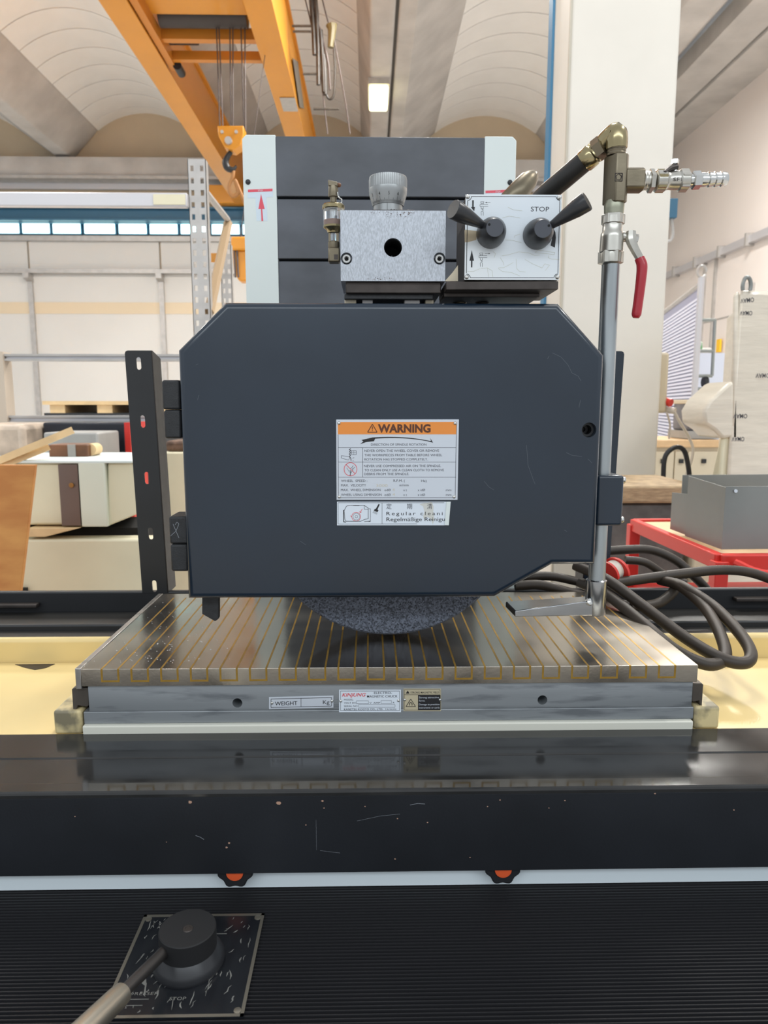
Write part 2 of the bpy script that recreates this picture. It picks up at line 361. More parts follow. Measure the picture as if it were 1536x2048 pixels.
def roof_beam(xl, xr, bl, br, lab):
    b = B(); b.prism([(xl, 6.5, SPRING+0.12), (xl, 6.5, SPRING), (bl, 6.5, ZB), (br, 6.5, ZB), (xr, 6.5, SPRING), (xr, 6.5, SPRING+0.12)], (0, 9.5, 0))
    return O('roof_beam', b, M_CONC, ce, smooth=False, bevel=0.03)
roof_beam(-7.15, -5.55, -6.36, -6.08, '')
roof_beam(-10.7, -9.15, -10.0, -9.7, '')
roof_beam(-3.62, -2.08, -3.0, -2.75, '')
roof_beam(-0.17, 0.36, 0.02, 0.345, '')
roof_beam(0.375, 1.36, 0.39, 0.62, '')
O('joint_strip', B().box(0.345, 0.39, 6.5, 16, ZB+0.06, ZB+0.1), M_SEAM, ce, smooth=False)
roof_beam(3.45, 5.0, 4.0, 4.45, '')
O('edge_slab', B().box(5.0, 5.55, 6.5, 16, 6.62, 6.9), M_CONC, ce, smooth=False)
O('edge_slab', B().box(5.58, 6.3, 6.5, 16, 6.58, 6.9), M_CONC, ce, smooth=False)
# side wall on the right with a conduit run
wr = struct(O('wall_right', B().box(6.2, 6.4, 3, 16.3, 0, 6.62), M_WALLR, smooth=False))
zc = onx(1536, 467, 6.2).z
O('conduit', B().box(6.10, 6.2, 4, 16, zc-0.06, zc+0.06), M_GALVBLUE, wr, smooth=False)
for k in range(6):
    y = 10.2+k*0.95
    O('conduit_clip', B().box(6.06, 6.2, y, y+0.06, zc-0.1, zc+0.1), M_GALV, wr, smooth=False)
for px, y0, y1 in ((1432, 520, 720), (1410, 530, 720)):
    p = onx(px, y0, 6.17); q = onx(px, y1, 6.17)
    O('conduit', B().box(6.15, 6.2, p.y-0.02, p.y+0.02, 0.6, zc-0.05), M_GALV, wr, smooth=False)
O('wall_stain_strip', B().box(6.195, 6.2, 4, 16, 2.9, 2.93), M_GALV, wr, smooth=False)
O('wainscot', B().box(6.17, 6.2, 4, 16, 0, 2.05), mat('wainscot_white', (0.74, 0.76, 0.80), 0.5), wr, smooth=False)
# pillar
pl = struct(O('pillar', B().box(1.032, 1.59, 4.0, 4.45, 0, 6.5), M_PILLAR, bevel=0.012, smooth=False))
O('edge_strip', B().box(1.017, 1.031, 4.36, 4.45, 0, 6.5), M_BLUELT, pl, smooth=False)
O('corner_groove', B().box(1.024, 1.034, 4.0, 4.02, 0.3, 6.5), mat('groove_cream', (0.5, 0.46, 0.38), 0.6), pl, smooth=False)
# ------------------------------------------------------------------ roof lamp in view
lp = onz(757, 180, ZB)
lamp = T('ceiling_lamp', 'glowing rectangular lamp fixed under the concrete roof beam', 'lamp', (lp.x, lp.y, ZB))
O('housing', B().box(lp.x-0.165, lp.x+0.165, lp.y-0.45, lp.y+0.45, ZB-0.09, ZB), M_GALV, lamp)
O('diffuser', B().box(lp.x-0.15, lp.x+0.15, lp.y-0.43, lp.y+0.43, ZB-0.17, ZB-0.09), M_LAMPE, lamp, bevel=0.03)
# ------------------------------------------------------------------ overhead crane
ZG = 5.405
cr = T('bridge_crane', 'yellow twin-girder bridge crane spanning the hall overhead', 'crane', (-1.8, 11, ZG))
def girder(x0, x1):
    b = B(); b.box(x0, x1, 3.0, 15.35, ZG, ZG+0.02).box(x0+0.02, x1-0.02, 3.0, 15.35, ZG+0.02, ZG+0.74).box(x0-0.02, x1+0.02, 3.0, 15.35, ZG+0.74, ZG+0.77)
    return O('girder', b, M_CRANE, cr, smooth=False)
girder(-2.70, -2.42); girder(-1.26, -0.97)
O('end_carriage', B().box(-3.2, -0.6, 15.35, 15.6, ZG+0.0, ZG+0.35), M_CRANE, cr, bevel=0.02)
O('name_plate', B().prism([(-0.965, 10.0, ZG+0.36), (-0.965, 10.7, ZG+0.62), (-0.965, 11.6, ZG+0.36), (-0.965, 10.9, ZG+0.12)], (-0.005, 0, 0)), mat('plate_grey', (0.18, 0.16, 0.14), 0.5), cr, smooth=False)
p = onz(578, 208, ZG)
O('rating_plate', B().box(p.x-0.10, p.x+0.10, p.y-0.22, p.y+0.22, ZG-0.012, ZG-0.004), M_GALV, cr, smooth=False)
# hoist trolley between the girders
tz = ZG+0.05
hy = 8.35
tro = T('hoist_trolley', 'yellow hoist trolley sitting between the two crane girders', 'hoist', (-1.84, hy, tz))
O('drum_housing', B().box(-2.36, -1.3, hy-0.7, hy+0.25, tz+0.12, tz+0.55), M_CRANE, tro, bevel=0.02)
O('drum', B().cyl((-2.3, hy+0.40, tz+0.20), (-1.34, hy+0.40, tz+0.20), 0.13), mat('drum_dark', (0.03, 0.022, 0.02), 0.5), tro)
O('cross_beam', B().box(-2.40, -1.28, hy+0.55, hy+0.65, tz+0.02, tz+0.14), mat('crane_orange', (0.55, 0.20, 0.02), 0.45), tro)
O('cross_beam', B().box(-2.40, -1.28, hy+1.0, hy+1.08, tz+0.0, tz+0.1), MATS['crane_orange'], tro)
O('motor', B().cyl((-2.35, hy+0.9, tz+0.22), (-2.0, hy+0.9, tz+0.22), 0.10), MATS['drum_dark'], tro)
O('side_beam', B().box(-2.41, -2.33, hy-0.7, hy+1.25, tz-0.02, tz+0.12), MATS['crane_orange'], tro)
O('buffer', B().cyl((-2.30, hy+1.1, tz-0.02), (-2.30, hy+1.32, tz-0.02), 0.05), M_RUBBER, tro)
# hook block hanging on its ropes
hk = at(463, 280, hy+0.4)
hb = T('hook_block', 'yellow hook block hanging on wire ropes below the hoist', 'hook', (hk.x, hk.y, hk.z))
def P8(px, py): return at(px, py, hy+0.4)
for a, b_ in ((433, 440), (438, 446), (460, 462), (466, 466), (482, 488), (490, 491)):
    q0 = P8(a, 60); q1 = P8(b_, 262); O('rope', B().cyl((q0.x, q0.y, tz+0.12), q1, 0.008, seg=6), M_ROPE, hb)
b = B(); b.prism([Vector((q.x, hy+0.30, q.z)) for q in (P8(438, 258), P8(490, 258), P8(490, 276), P8(484, 296), P8(470, 306), P8(452, 300), P8(440, 278))], (0, 0.2, 0))
O('cheek_plate', b, M_CRANE, hb, bevel=0.01)
q = P8(461, 289); O('sheave_pin', B().cyl((q.x, hy+0.26, q.z), (q.x, hy+0.30, q.z), 0.04), M_GALV, hb)
for px in (448, 476):
    q = P8(px, 271); O('bolt', B().cyl((q.x, hy+0.28, q.z), (q.x, hy+0.30, q.z), 0.018), M_GALV, hb)
O('hook', B().tube([P8(462, 304), P8(456, 312), P8(451, 324), P8(455, 336), P8(465, 339), P8(473, 332)], 0.025, radii=[0.025, 0.03, 0.038, 0.038, 0.03, 0.012]), M_BLACK, hb)
# chain sling below the hook
O('sling', B().tube([P8(466, 334), P8(466, 352), P8(458, 372), P8(464, 392), P8(476, 386), P8(470, 360), P8(484, 392), P8(492, 412)], 0.02), mat('sling_rust', (0.35, 0.16, 0.05), 0.6), hb)
# festoon cables on the far girder
fe = T('cable_festoon', 'brown festoon cables looping beside the crane girder', 'cable', (-0.7, 10, ZG+0.5))
FY = 9.6
def PF(px, py, Y=FY): return at(px, py, Y)
for (pts, r) in (([(620, -20), (640, 60), (655, 120), (660, 180)], 0.014), ([(640, -20), (655, 40), (668, 80), (690, 200), (700, 268)], 0.009), ([(606, -20), (625, 60), (640, 140), (655, 268)], 0.009)):
    O('guide_wire', B().tube([PF(*q) for q in pts], r, 6), M_ROPE, fe)
for x0, y0, x1, y1 in ((622, 0, 629, 110), (633, 20, 637, 170), (641, 60, 648, 185), (647, 110, 651, 190), (630, -10, 634, 60)):
    O('cable', B().tube([PF(x0, y0), PF((x0+x1)/2+1, (y0+y1)/2), PF(x1, y1)], 0.026, 8), M_HOSE, fe)
O('cable', B().tube([PF(651, 120), PF(650, 165), PF(654, 192), PF(662, 198), PF(668, 185), PF(670, 140), PF(668, 95)], 0.014, 8), M_HOSE, fe)
O('pendant_box', B().tube([PF(663, 50), PF(664, 62), PF(661, 95)], 0.05, 8, radii=[0.07, 0.05, 0.035]), mat('pendant_olive', (0.15, 0.12, 0.05), 0.5), fe)
for y_, x0, x1 in ((52, 584, 625), (63, 586, 622), (148, 606, 645), (218, 627, 678)):
    O('bracket_arm', B().cyl(PF(x0, y_), PF(x1, y_), 0.014, seg=8), M_BROWNSTEEL, fe)
# runway of the crane at the end wall
rz0, rz1 = at(0, 441, 15.6).z, at(0, 413, 15.6).z
rw = O('crane_runway', B().box(-14, 6.0, 15.55, 15.85, rz0, rz0+0.03).box(-14, 6.0, 15.68, 15.72, rz0, rz1).box(-14, 6.0, 15.55, 15.85, rz1-0.03, rz1), M_BLUE, smooth=False)
tag(rw, 'dark blue steel runway beam along the end wall above the windows', 'beam')
# ================================================================== BACKGROUND THINGS, LEFT
# pallet rack with perforated uprights
RD = 5.0
rack = T('pallet_rack', 'tall grey pallet rack with perforated uprights behind the grinder', 'rack', (-1.12, RD, 0))
def upright(xc, Y, w, z1, holes=True, name='upright'):
    b = B(); xs = [xc-w/2, xc-w*0.27-0.011, xc-w*0.27+0.011, xc+w*0.27-0.011, xc+w*0.27+0.011, xc+w/2]
    for a_, c_ in ((0, 1), (2, 3), (4, 5)): b.box(xs[a_], xs[c_], Y, Y+0.004, 0, z1)
    for a_, c_ in ((1, 2), (3, 4)):
        z = z1
        while holes and z > 1.6: b.box(xs[a_], xs[c_], Y, Y+0.004, z-0.040, z); z -= 0.075
        b.box(xs[a_], xs[c_], Y, Y+0.004, 0, z)
    bmesh.ops.remove_doubles(b.bm, verts=b.bm.verts[:], dist=1e-5); me = b.mesh(name)
    o = link(name, me, M_GALV, rack, smooth=False)
    O('flange', B().box(xc-w/2, xc-w/2+0.004, Y, Y+0.07, 0, z1), M_GALV, o, smooth=False)
    O('flange', B().box(xc+w/2-0.004, xc+w/2, Y, Y+0.07, 0, z1), M_GALV, o, smooth=False)
    return o
upright(-1.116, RD, 0.118, 2.977)
upright(-1.135, 6.0, 0.085, 2.66)
upright(-4.2, RD, 0.118, 2.977, False)
def beam(z0, z1, Y, xa, xb, parent, m, name='beam'):
    b = B(); b.box(xa, xb, Y-0.05, Y-0.002, z0, z1); o = O(name, b, m, parent, bevel=0.008); return o
zb = [at(0, y, RD-0.05).z for y in (383, 412)]
bm_ = beam(zb[1], zb[0], RD, -4.2, -1.172, rack, M_GALVBLUE)
p0, p1 = at(307, 409, RD-0.055), at(370, 389, RD-0.055)
sg = O('load_sign', B().box(p0.x, p1.x, RD-0.058, RD-0.05, p0.z, p1.z), M_CREAM2, bm_, smooth=False)
def brace(a, b_, m, name='brace'):
    a = Vector(a); b_ = Vector(b_); O(name, B().cyl(a, b_, 0.022, seg=6), m, rack)
brace(at(412, 385, 5.05), at(456, 440, 5.95), M_GALV)
O('brace', B().tube([at(456, 446, 5.95), at(418, 625, 5.05)], 0.035, 6, 1), mat('brace_tan', (0.36, 0.25, 0.14), 0.6), rack)
# low rack: two long beams and its end post
lr = T('low_rack', 'low grey steel rack with two long horizontal beams', 'rack', (-2.2, 4.2, 0))
xa = at(10, 710, 4.2).x; xb = at(470, 710, 4.2).x
for y0, y1 in ((708, 722), (831, 846)):
    z1, z0 = at(0, y0, 4.2).z, at(0, y1, 4.2).z
    o = O('beam', B().box(xa, xb, 4.2, 4.25, z0, z1), M_GALVBLUE, lr, bevel=0.006)
    O('beam_lip', B().box(xa, xb, 4.185, 4.2, z0, z0+0.012), M_GALV, o, smooth=False)
    O('beam_lip', B().box(xa, xb, 4.185, 4.2, z1-0.012, z1), M_GALV, o, smooth=False)
O('upright', B().box(xa-0.07, xa, 4.17, 4.27, 0, at(0, 704, 4.2).z), mat('post_beige', (0.55, 0.47, 0.38), 0.5), lr, smooth=False)
O('upright', B().box(xb, xb+0.07, 4.17, 4.27, 0, at(0, 704, 4.2).z), MATS['post_beige'], lr, smooth=False)
# pallets with dark gaps
pal = T('wooden_pallet', 'wooden pallet seen as a dark slot below the white wall panels', 'pallet', (-2.4, 6.0, 0.0))
q0, q1 = at(88, 826, 6.0), at(300, 802, 6.0)
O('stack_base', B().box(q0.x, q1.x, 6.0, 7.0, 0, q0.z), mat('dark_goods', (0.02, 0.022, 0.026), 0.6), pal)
O('deck_board', B().box(q0.x, q1.x, 5.98, 7.0, q1.z-0.03, q1.z), M_TIMBER, pal)
for k in range(3): O('pallet_block', B().box(q0.x+0.05+k*0.38, q0.x+0.17+k*0.38, 6.0, 7.0, q0.z, q1.z-0.03), M_TIMBER, pal)
# black crate with red edge
bc = T('black_cabinet', 'black cabinet with a bright red edge behind the slotted post', 'cabinet', (-1.6, 3.9, 0))
q0, q1 = at(95, 1000, 3.9), at(262, 845, 3.9)
O('body', B().box(q0.x, q1.x-0.03, 3.9, 4.15, 0, q1.z), mat('cabinet_navy', (0.010, 0.012, 0.02), 0.4), bc, bevel=0.01)
O('red_edge', B().box(q1.x-0.03, q1.x, 3.88, 4.15, 0, q1.z), M_REDP, bc, smooth=False)
# grey steel block
q0, q1 = at(90, 930, 3.5), at(195, 865, 3.5)
gb = tag(O('steel_plate', B().box(q0.x, q1.x, 3.5, 3.8, 0.9, q1.z), M_GREYSTEEL, bevel=0.01), 'grey upright steel plate behind the brown box', 'plate')
# cream machine casting
cc = T('machine_casting', 'cream painted machine casting with a dark brown vertical strip', 'casting', (-1.4, 3.0, 0))
def C(px, py, Y=3.0): return at(px, py, Y)
zt, zb_ = C(150, 926).z, C(150, 1050).z
O('body', B().box(C(-60, 990).x, C(163, 990).x, 3.0, 3.45, zb_, zt), M_CREAM2, cc, bevel=0.01)
O('side_box', B().box(C(163, 990).x, C(216, 990).x, 2.98, 3.45, zb_-0.005, zt+0.005), mat('cream_paint_cool', (0.70, 0.72, 0.60), 0.45), cc, bevel=0.006)
O('angled_cover', B().hexa([C(216, 1052), C(275, 1028), C(275, 1028, 3.4), C(216, 1052, 3.4), C(216, 926), C(275, 924), C(275, 924, 3.4), C(216, 926, 3.4)]), M_CREAM2, cc, bevel=0.006)
st = O('guide_strip', B().box(C(123, 990).x, C(161, 990).x, 2.985, 3.0, zb_, zt-0.005), mat('strip_brown', (0.16, 0.12, 0.105), 0.4, 0.3), cc)
q = C(144, 970, 2.985); O('bolt', B().cyl(q, q-Vector((0, 0.008, 0)), 0.010), M_YZINC, st)
O('cap_plate', B().box(C(-60, 990).x, C(270, 990).x, 2.98, 3.5, zt, zt+0.012), M_WHITEP, cc, bevel=0.004)
# timber wedge and the lower cream casting
q = C(60, 1060, 2.95)
tag(O('timber_wedge', B().hexa([C(55, 1074, 2.97), C(90, 1074, 2.97), C(90, 1074, 2.97)+Vector((0, .09, 0)), C(55, 1074, 2.97)+Vector((0, .09, 0)), C(55, 1056, 2.97), C(160, 1056, 2.97), C(160, 1056, 2.97)+Vector((0, .09, 0)), C(55, 1056, 2.97)+Vector((0, .09, 0))]), M_TIMBER, bevel=0.004), 'pale timber wedge under the cream machine casting', 'timber')
tag(O('support_beam', B().box(C(-60, 1060).x, C(275, 1060).x, 3.09, 3.4, C(0, 1078).z-0.02, C(0, 1054).z-0.02), M_VOID), 'black support beam in the gap between two cream castings', 'beam')  # black filler put in where only shade fills the gap
lc = T('casting_base', 'large plain cream casting standing below the striped casting', 'casting', (-1.3, 2.8, 0))
O('body', B().hexa([(C(-80, 1100).x, 2.97, 0), (C(300, 1100).x, 2.97, 0), (C(300, 1100).x, 3.07, 0), (C(-80, 1100).x, 3.07, 0)]+[C(-80, 1080, 2.97), C(300, 1078, 2.97), C(300, 1078, 2.97)+Vector((0, .10, 0)), C(-80, 1080, 2.97)+Vector((0, .10, 0))]), M_CREAM2, lc, bevel=0.01)
O('foot', B().box(C(40, 1180, 2.96).x, C(54, 1180, 2.96).x, 2.95, 2.97, 0.0, C(0, 1176, 2.96).z), M_VOID, lc)
# plywood board leaning in front
tag(O('plywood_board', B().prism([at(-90, 930, 2.5), at(70, 930, 2.5), at(-6, 1578, 2.5), at(-166, 1578, 2.5)], (0, 0.02, 0)), M_PLY, smooth=False, bevel=0.002), 'orange plywood board leaning against the cream casting', 'board')
# two timber battens lying on the casting
for a, b_, r, lb in (((-30, 933), (146, 860), 0.020, 'long pale timber batten, upper of two lying on the casting'), ((-30, 945), (98, 894), 0.018, 'short pale timber batten, lower of two lying on the casting')):
    tag(O('timber_batten', B().tube([at(*a, 2.92), at(*b_, 3.05)], r, 4, 1), M_TIMBER, smooth=False), lb, 'timber')
# brown box and round timber offcut on the casting
q0, q1 = C(98, 914, 3.2), C(174, 889, 3.2)
bb = T('brown_box', 'small dark brown box wrapped in film on the cream casting', 'box', (q0.x, 3.2, q0.z))
O('body', B().box(q0.x, q1.x, 3.2, 3.35, C(0, 924, 3.2).z+0.02, q1.z), M_RUST, bb, bevel=0.006)
qa, qb = C(136, 914, 3.195), C(150, 889, 3.195)
O('tape_band', B().box(qa.x, qb.x, 3.195, 3.2, C(0, 924, 3.2).z+0.02, q1.z), M_GREYSTEEL, bb)
q = C(186, 921, 3.3); tag(O('wood_offcut', B().cyl((q.x+0.012, 3.24, zt+0.0395), (q.x+0.012, 3.32, zt+0.0395), 0.027), M_TIMBER), 'round pale wooden offcut beside the brown box', 'timber')
# wrapped goods at the far left
tag(O('wrapped_goods', B().box(at(-60, 900, 3.7).x, at(50, 900, 3.7).x, 3.7, 4.1, 0.8, at(0, 848, 3.7).z), mat('wrapped_tan', (0.52, 0.42, 0.33), 0.4, 0, 0.3, 8, 0.4, 14), bevel=0.03), 'tan film-wrapped goods beside the timber battens', 'package')
# things glimpsed between the slotted post and the guard
tag(O('shelf_box', B().box(at(322, 900, 4.6).x, at(420, 900, 4.6).x, 4.6, 4.94, 0, at(0, 905, 4.6).z), M_CREAM2, bevel=0.01), 'beige box seen between the slotted post and the wheel guard', 'box')
tag(O('folded_cloth', B().box(at(322, 900, 4.55).x, at(400, 900, 4.55).x, 4.65, 4.92, at(0, 904, 4.65).z, at(0, 882, 4.65).z), mat('cloth_brown', (0.14, 0.085, 0.06), 0.8, 0, 0.4, 30), bevel=0.02), 'dark brown folded cloth on the beige box', 'cloth')
om = T('orange_hoist_unit', 'orange chain hoist unit hanging far behind the rack', 'hoist', tuple(at(474, 560, 9.0)))
q0, q1 = at(462, 500, 9.0), at(500, 473, 9.0)
O('cover', B().box(q0.x, q1.x, 9.0, 9.3, q0.z, q1.z), M_CRANE, om, bevel=0.02)
O('chain_bucket', B().prism([at(x, y, 9.05) for x, y in ((464, 500), (500, 500), (500, 562), (478, 562), (468, 545))], (0, 0.2, 0)), M_CRANE, om, bevel=0.02)
for px in (468, 474): O('chain', B().cyl(at(px, 500, 9.03), at(px+3, 555, 9.03), 0.012, seg=6), M_ROPE, om)
O('hanger', B().cyl((at(480, 473, 9.1).x, 9.1, q1.z), (-1.2, 9.1, 5.402), 0.005, seg=6), M_ROPE, om)
O('orange_bracket', B().pxbox(414, 506, 446, 524, 5.98, 0.02), M_CRANE, rack, bevel=0.004)
# ================================================================== BACKGROUND THINGS, RIGHT
jb = T('junction_box', 'dark blue junction box on the far edge of the pillar', 'junction box', (1.62, 4.42, 2.4))
q0, q1 = at(1335, 437, 4.4), at(1347, 398, 4.4)
O('body', B().box(1.592, q1.x+0.02, 4.38, 4.44, q0.z, q1.z), M_BLUE, jb, bevel=0.004)
O('drop_pipe', B().tube([(q1.x, 4.41, q0.z), (q1.x, 4.41, q0.z-0.12), (1.61, 4.41, q0.z-0.22), (1.61, 4.41, 1.3)], 0.010, 8), M_GALV, jb)
# switch box and plugs on the pillar
sb = T('socket_box', 'beige socket box on the side of the pillar with a red plug', 'socket', (1.62, 4.1, 1.35))
zs = [at(1322, y, 4.1).z for y in (706, 826)]
O('body', B().box(1.592, at(1330, 760, 4.1).x, 4.05, 4.25, zs[1], zs[0]), M_CAB, sb, bevel=0.015)
q = at(1324, 800, 4.1); r_ = at(1342, 806, 4.05)
O('red_plug', B().cyl(q, r_, 0.022), M_REDP, sb)
q = at(1326, 818, 4.1); r_ = at(1350, 822, 4.05)
O('white_plug', B().cyl(q, r_, 0.018), M_CABLEW, sb)
tag(O('power_cord', B().tube([at(1348, 822, 4.04), at(1360, 845, 4.05), at(1378, 875, 4.1), at(1386, 905, 4.1), at(1372, 950, 4.1), at(1350, 990, 4.1)], 0.008, 8), M_CABLEW), 'thin pale cord hanging from the white plug on the pillar', 'cord')
tag(O('power_cord', B().tube([at(1334, 826, 4.06), at(1340, 850, 4.1), at(1338, 878, 4.1)], 0.006, 8), M_CABLEW), 'short cord dropping straight down below the white plug', 'cord')
# mesh screen with slats
MY0, MY1 = 8.6, 6.6
pa, pb = at(1322, 700, MY0), at(1392, 700, MY1)
sc = T('slatted_screen', 'tall lilac slatted screen in a grey frame behind the pillar', 'screen', ((pa.x+pb.x)/2, 7.6, 0))
ztop = at(1392, 570, MY1).z
def scr(t, z, off=0.0): return Vector((pa.x*(1-t)+pb.x*t, MY0*(1-t)+MY1*t-off, z))
O('backing', B().prism([scr(0, 0.75), scr(1, 0.75), scr(1, ztop), scr(0, ztop)], (0, 0.02, 0)), M_MESH, sc, smooth=False)
me = None
for k in range(44):
    z = 0.85+k*(ztop-0.95)/44
    O('slat', B().prism([scr(0, z), scr(1, z), scr(1, z+0.02), scr(0, z+0.02)], (-0.03, -0.03, 0)), mat('slat_white', (0.66, 0.68, 0.80), 0.5), sc, smooth=False)
O('post', B().cyl(scr(1, 0, 0.02), scr(1, ztop+0.06, 0.02), 0.03, seg=8), M_GALVBLUE, sc)
O('top_rail', B().cyl(scr(0, ztop, 0.02), scr(1, ztop, 0.02), 0.03, seg=8), M_GALV, sc)
q = scr(1, ztop+0.11, 0.02); O('lifting_eye', B().tube([q+Vector((0.04*math.cos(a*math.pi/6), 0, 0.05*math.sin(a*math.pi/6))) for a in range(12)], 0.012, 6), M_GALV, sc)
# wire trolley rack
wt = T('wire_trolley', 'grey tube trolley standing behind the slatted screen', 'trolley', (3.0, 7.2, 0))
WY = 7.2
def Wp(px, py, Y=WY): return at(px, py, Y)
for a, b_ in (((1380, 640), (1430, 640)), ((1430, 640), (1424, 752)), ((1376, 702), (1427, 702)), ((1375, 752), (1424, 752)), ((1378, 778), (1422, 778)), ((1422, 778), (1420, 800))):
    O('tube', B().cyl(Wp(*a), Wp(*b_), 0.016, seg=8), mat('tube_grey', (0.30, 0.32, 0.30), 0.4, 0.4), wt)
O('tray', B().hexa([Wp(1370, 704), Wp(1426, 704), Wp(1420, 700, 7.7), Wp(1372, 700, 7.7), Wp(1370, 699), Wp(1426, 699), Wp(1420, 695, 7.7), Wp(1372, 695, 7.7)]), M_GALV, wt)
q = Wp(1410, 764); O('caster', B().cyl(q-Vector((0.02, 0, 0)), q+Vector((0.02, 0, 0)), 0.05), M_BLACK, wt)
O('leg', B().cyl(Wp(1420, 800), (Wp(1420, 800).x, WY, 0), 0.016, seg=8), MATS['tube_grey'], wt)
tag(O('spray_bottle', B().lathe(Wp(1397, 700, 7.3), (0, 0, 1), [(0, 0.035), (0.07, 0.035), (0.09, 0.012), (0.12, 0.012)], 12), mat('bottle_green', (0.10, 0.42, 0.12), 0.4, 0, 0, 12, col2=(0.8, 0.8, 0.75))), 'small green and white bottle on the tube trolley', 'bottle')
q0, q1 = onx(1434, 705, 6.16), onx(1442, 678, 6.16)
tag(O('wall_sign', B().box(6.13, 6.168, q1.y-0.02, q1.y+0.10, q0.z, q1.z), M_YELLOWS), 'small upright yellow sign on the right wall', 'sign')
tag(O('white_board', B().box(at(1385, 740, 8.2).x, at(1470, 740, 8.2).x, 8.2, 8.26, 0.0, at(0, 704, 8.2).z), mat('board_white', (0.74, 0.78, 0.88), 0.4)), 'white board panel behind the tube trolley', 'board')
# bench with cupboards
bn = T('workbench', 'beige cupboard workbench with a light wooden top beside the pillar', 'workbench', (2.2, 5.2, 0))
BY = 5.2
xa, xb = at(1300, 890, BY).x, at(1440, 890, BY).x; zt = at(0, 896, BY).z
O('carcass', B().box(xa, xb, BY+0.02, BY+0.6, 0, zt), M_CAB, bn)
O('worktop', B().box(xa-0.02, xb+0.02, BY-0.02, BY+0.65, zt, at(0, 881, BY).z), M_TIMBER2, bn, bevel=0.006)
for a, b_ in ((1303, 1348), (1350, 1374), (1376, 1438)):
    d = O('door', B().box(at(a, 920, BY).x, at(b_, 920, BY).x, BY, BY+0.02, 0.25, zt-0.03), M_CAB, bn, bevel=0.004)
    q = at((a+b_)/2, 918, BY); O('handle', B().box(q.x-0.015, q.x+0.015, BY-0.015, BY, q.z-0.03, q.z), M_BLACK, d)
# grey crate on the bench
q0, q1 = at(1377, 862, 5.3), at(1432, 802, 5.3)
cg = T('grey_crate', 'dark grey plastic crate standing on the wooden bench top', 'crate', (q0.x, 5.3, q0.z))
O('body', B().box(q0.x, q1.x+0.1, 5.3, 5.6, q0.z, q1.z), mat('crate_grey', (0.17, 0.17, 0.19), 0.5, 0, 0.2, 8), cg, bevel=0.02)
O('rim', B().box(q0.x-0.01, q1.x+0.11, 5.29, 5.61, q1.z-0.02, q1.z+0.01), M_CAB, cg, bevel=0.006)
O('base_tray', B().box(q0.x-0.02, q1.x+0.15, 5.26, 5.62, at(0, 880, BY).z+0.001, q0.z), M_GREYSTEEL, cg)
# black cable loop in front of the bench
tag(O('cable_loop', B().tube([at(1327, 985, 3.6), at(1327, 940, 3.6), at(1331, 912, 3.6), at(1345, 897, 3.6), at(1360, 895, 3.6), at(1370, 905, 3.6), at(1376, 930, 3.6), at(1380, 960, 3.6)], 0.012, 10), M_BLACK), 'black cable arching in front of the beige cupboards', 'cable')
# machine wrapped in printed stretch film
WD = 3.3
wm = T('wrapped_machine', 'machine column wrapped in printed stretch film beside the red trolley', 'machine', (2.0, WD, 0))
def Q(px, py, Y=WD): return at(px, py, Y)
def zz(py): return Q(1480, py).z
b = B(); xa, xm, xb = Q(1470, 700).x, Q(1516, 700).x, Q(1640, 700).x
b.prism([Vector((xa, WD, 0)), Vector((xm, WD, 0)), Vector((xb, WD+0.10, 0)), Vector((xb, WD+0.9, 0)), Vector((Q(1470, 700, 3.9).x, 3.9, 0))], (0, 0, zz(580)))
O('column', b, M_FILM, wm, bevel=0.02)
b = B(); b.hexa([Q(1462, 880), Q(1478, 880), Q(1478, 880, 3.6), Q(1462, 880, 3.6), Q(1466, 590), Q(1478, 580), Q(1478, 580, 3.6), Q(1466, 590, 3.6)])
O('film_fold', b, M_FILM, wm, bevel=0.02)
b = B(); b.prism([Q(1470, 760), Q(1455, 768), Q(1420, 800), Q(1407, 822), Q(1409, 848), Q(1430, 862), Q(1445, 878), Q(1470, 874)], (0, 0.25, 0))
O('bulge', b, M_FILM, wm, bevel=0.015, seg=2)
O('skirt', B().hexa([Vector((Q(1438, 900).x, WD+0.02, 0)), Vector((Q(1472, 900).x, WD+0.02, 0)), Vector((Q(1472, 900).x, WD+0.4, 0)), Vector((Q(1438, 900).x, WD+0.4, 0)), Q(1443, 868, WD+0.02), Q(1472, 868, WD+0.02), Q(1472, 868, WD+0.4), Q(1443, 868, WD+0.4)]), M_CREAM2, wm, bevel=0.02)
O('ridge', B().hexa([Q(1462, 772, WD+.03), Q(1472, 772, WD+.03), Q(1472, 772, WD+.2), Q(1462, 772, WD+.2), Q(1463, 726, WD+.03), Q(1472, 726, WD+.03), Q(1472, 726, WD+.2), Q(1463, 726, WD+.2)]), M_FILM, wm, bevel=0.015)
q = Q(1493, 577); O('lifting_eye', B().tube([q+Vector((0.018*math.cos(a*math.pi/6), 0, 0.038*math.sin(a*math.pi/6)+0.01)) for a in range(-1, 8)], 0.009, 8), M_GREYM, wm)
for px, py, w_, rt_ in ((1481, 605, 27, 0.1), (1480, 632, 25, 0.0), (1512, 757, 28, 0.0), (1467, 838, 28, 0.0), (1464, 884, 25, 0.0)):
    txt('OMAV', px+w_, py-10, w_, 9, WD-0.001 if px < 1500 else WD-0.002, M_INKG, wm, 'film_print', rot=math.pi+rt_, bold=0.01)
# round mark left of film print is the film itself; overhead rail above the machine
tag(O('wall_bracket', B().box(6.0, 6.2, onx(1500, 545, 6.1).y, onx(1500, 545, 6.1).y+0.05, 3.2, 3.35), M_GALV), 'small grey bracket high on the right wall', 'bracket')
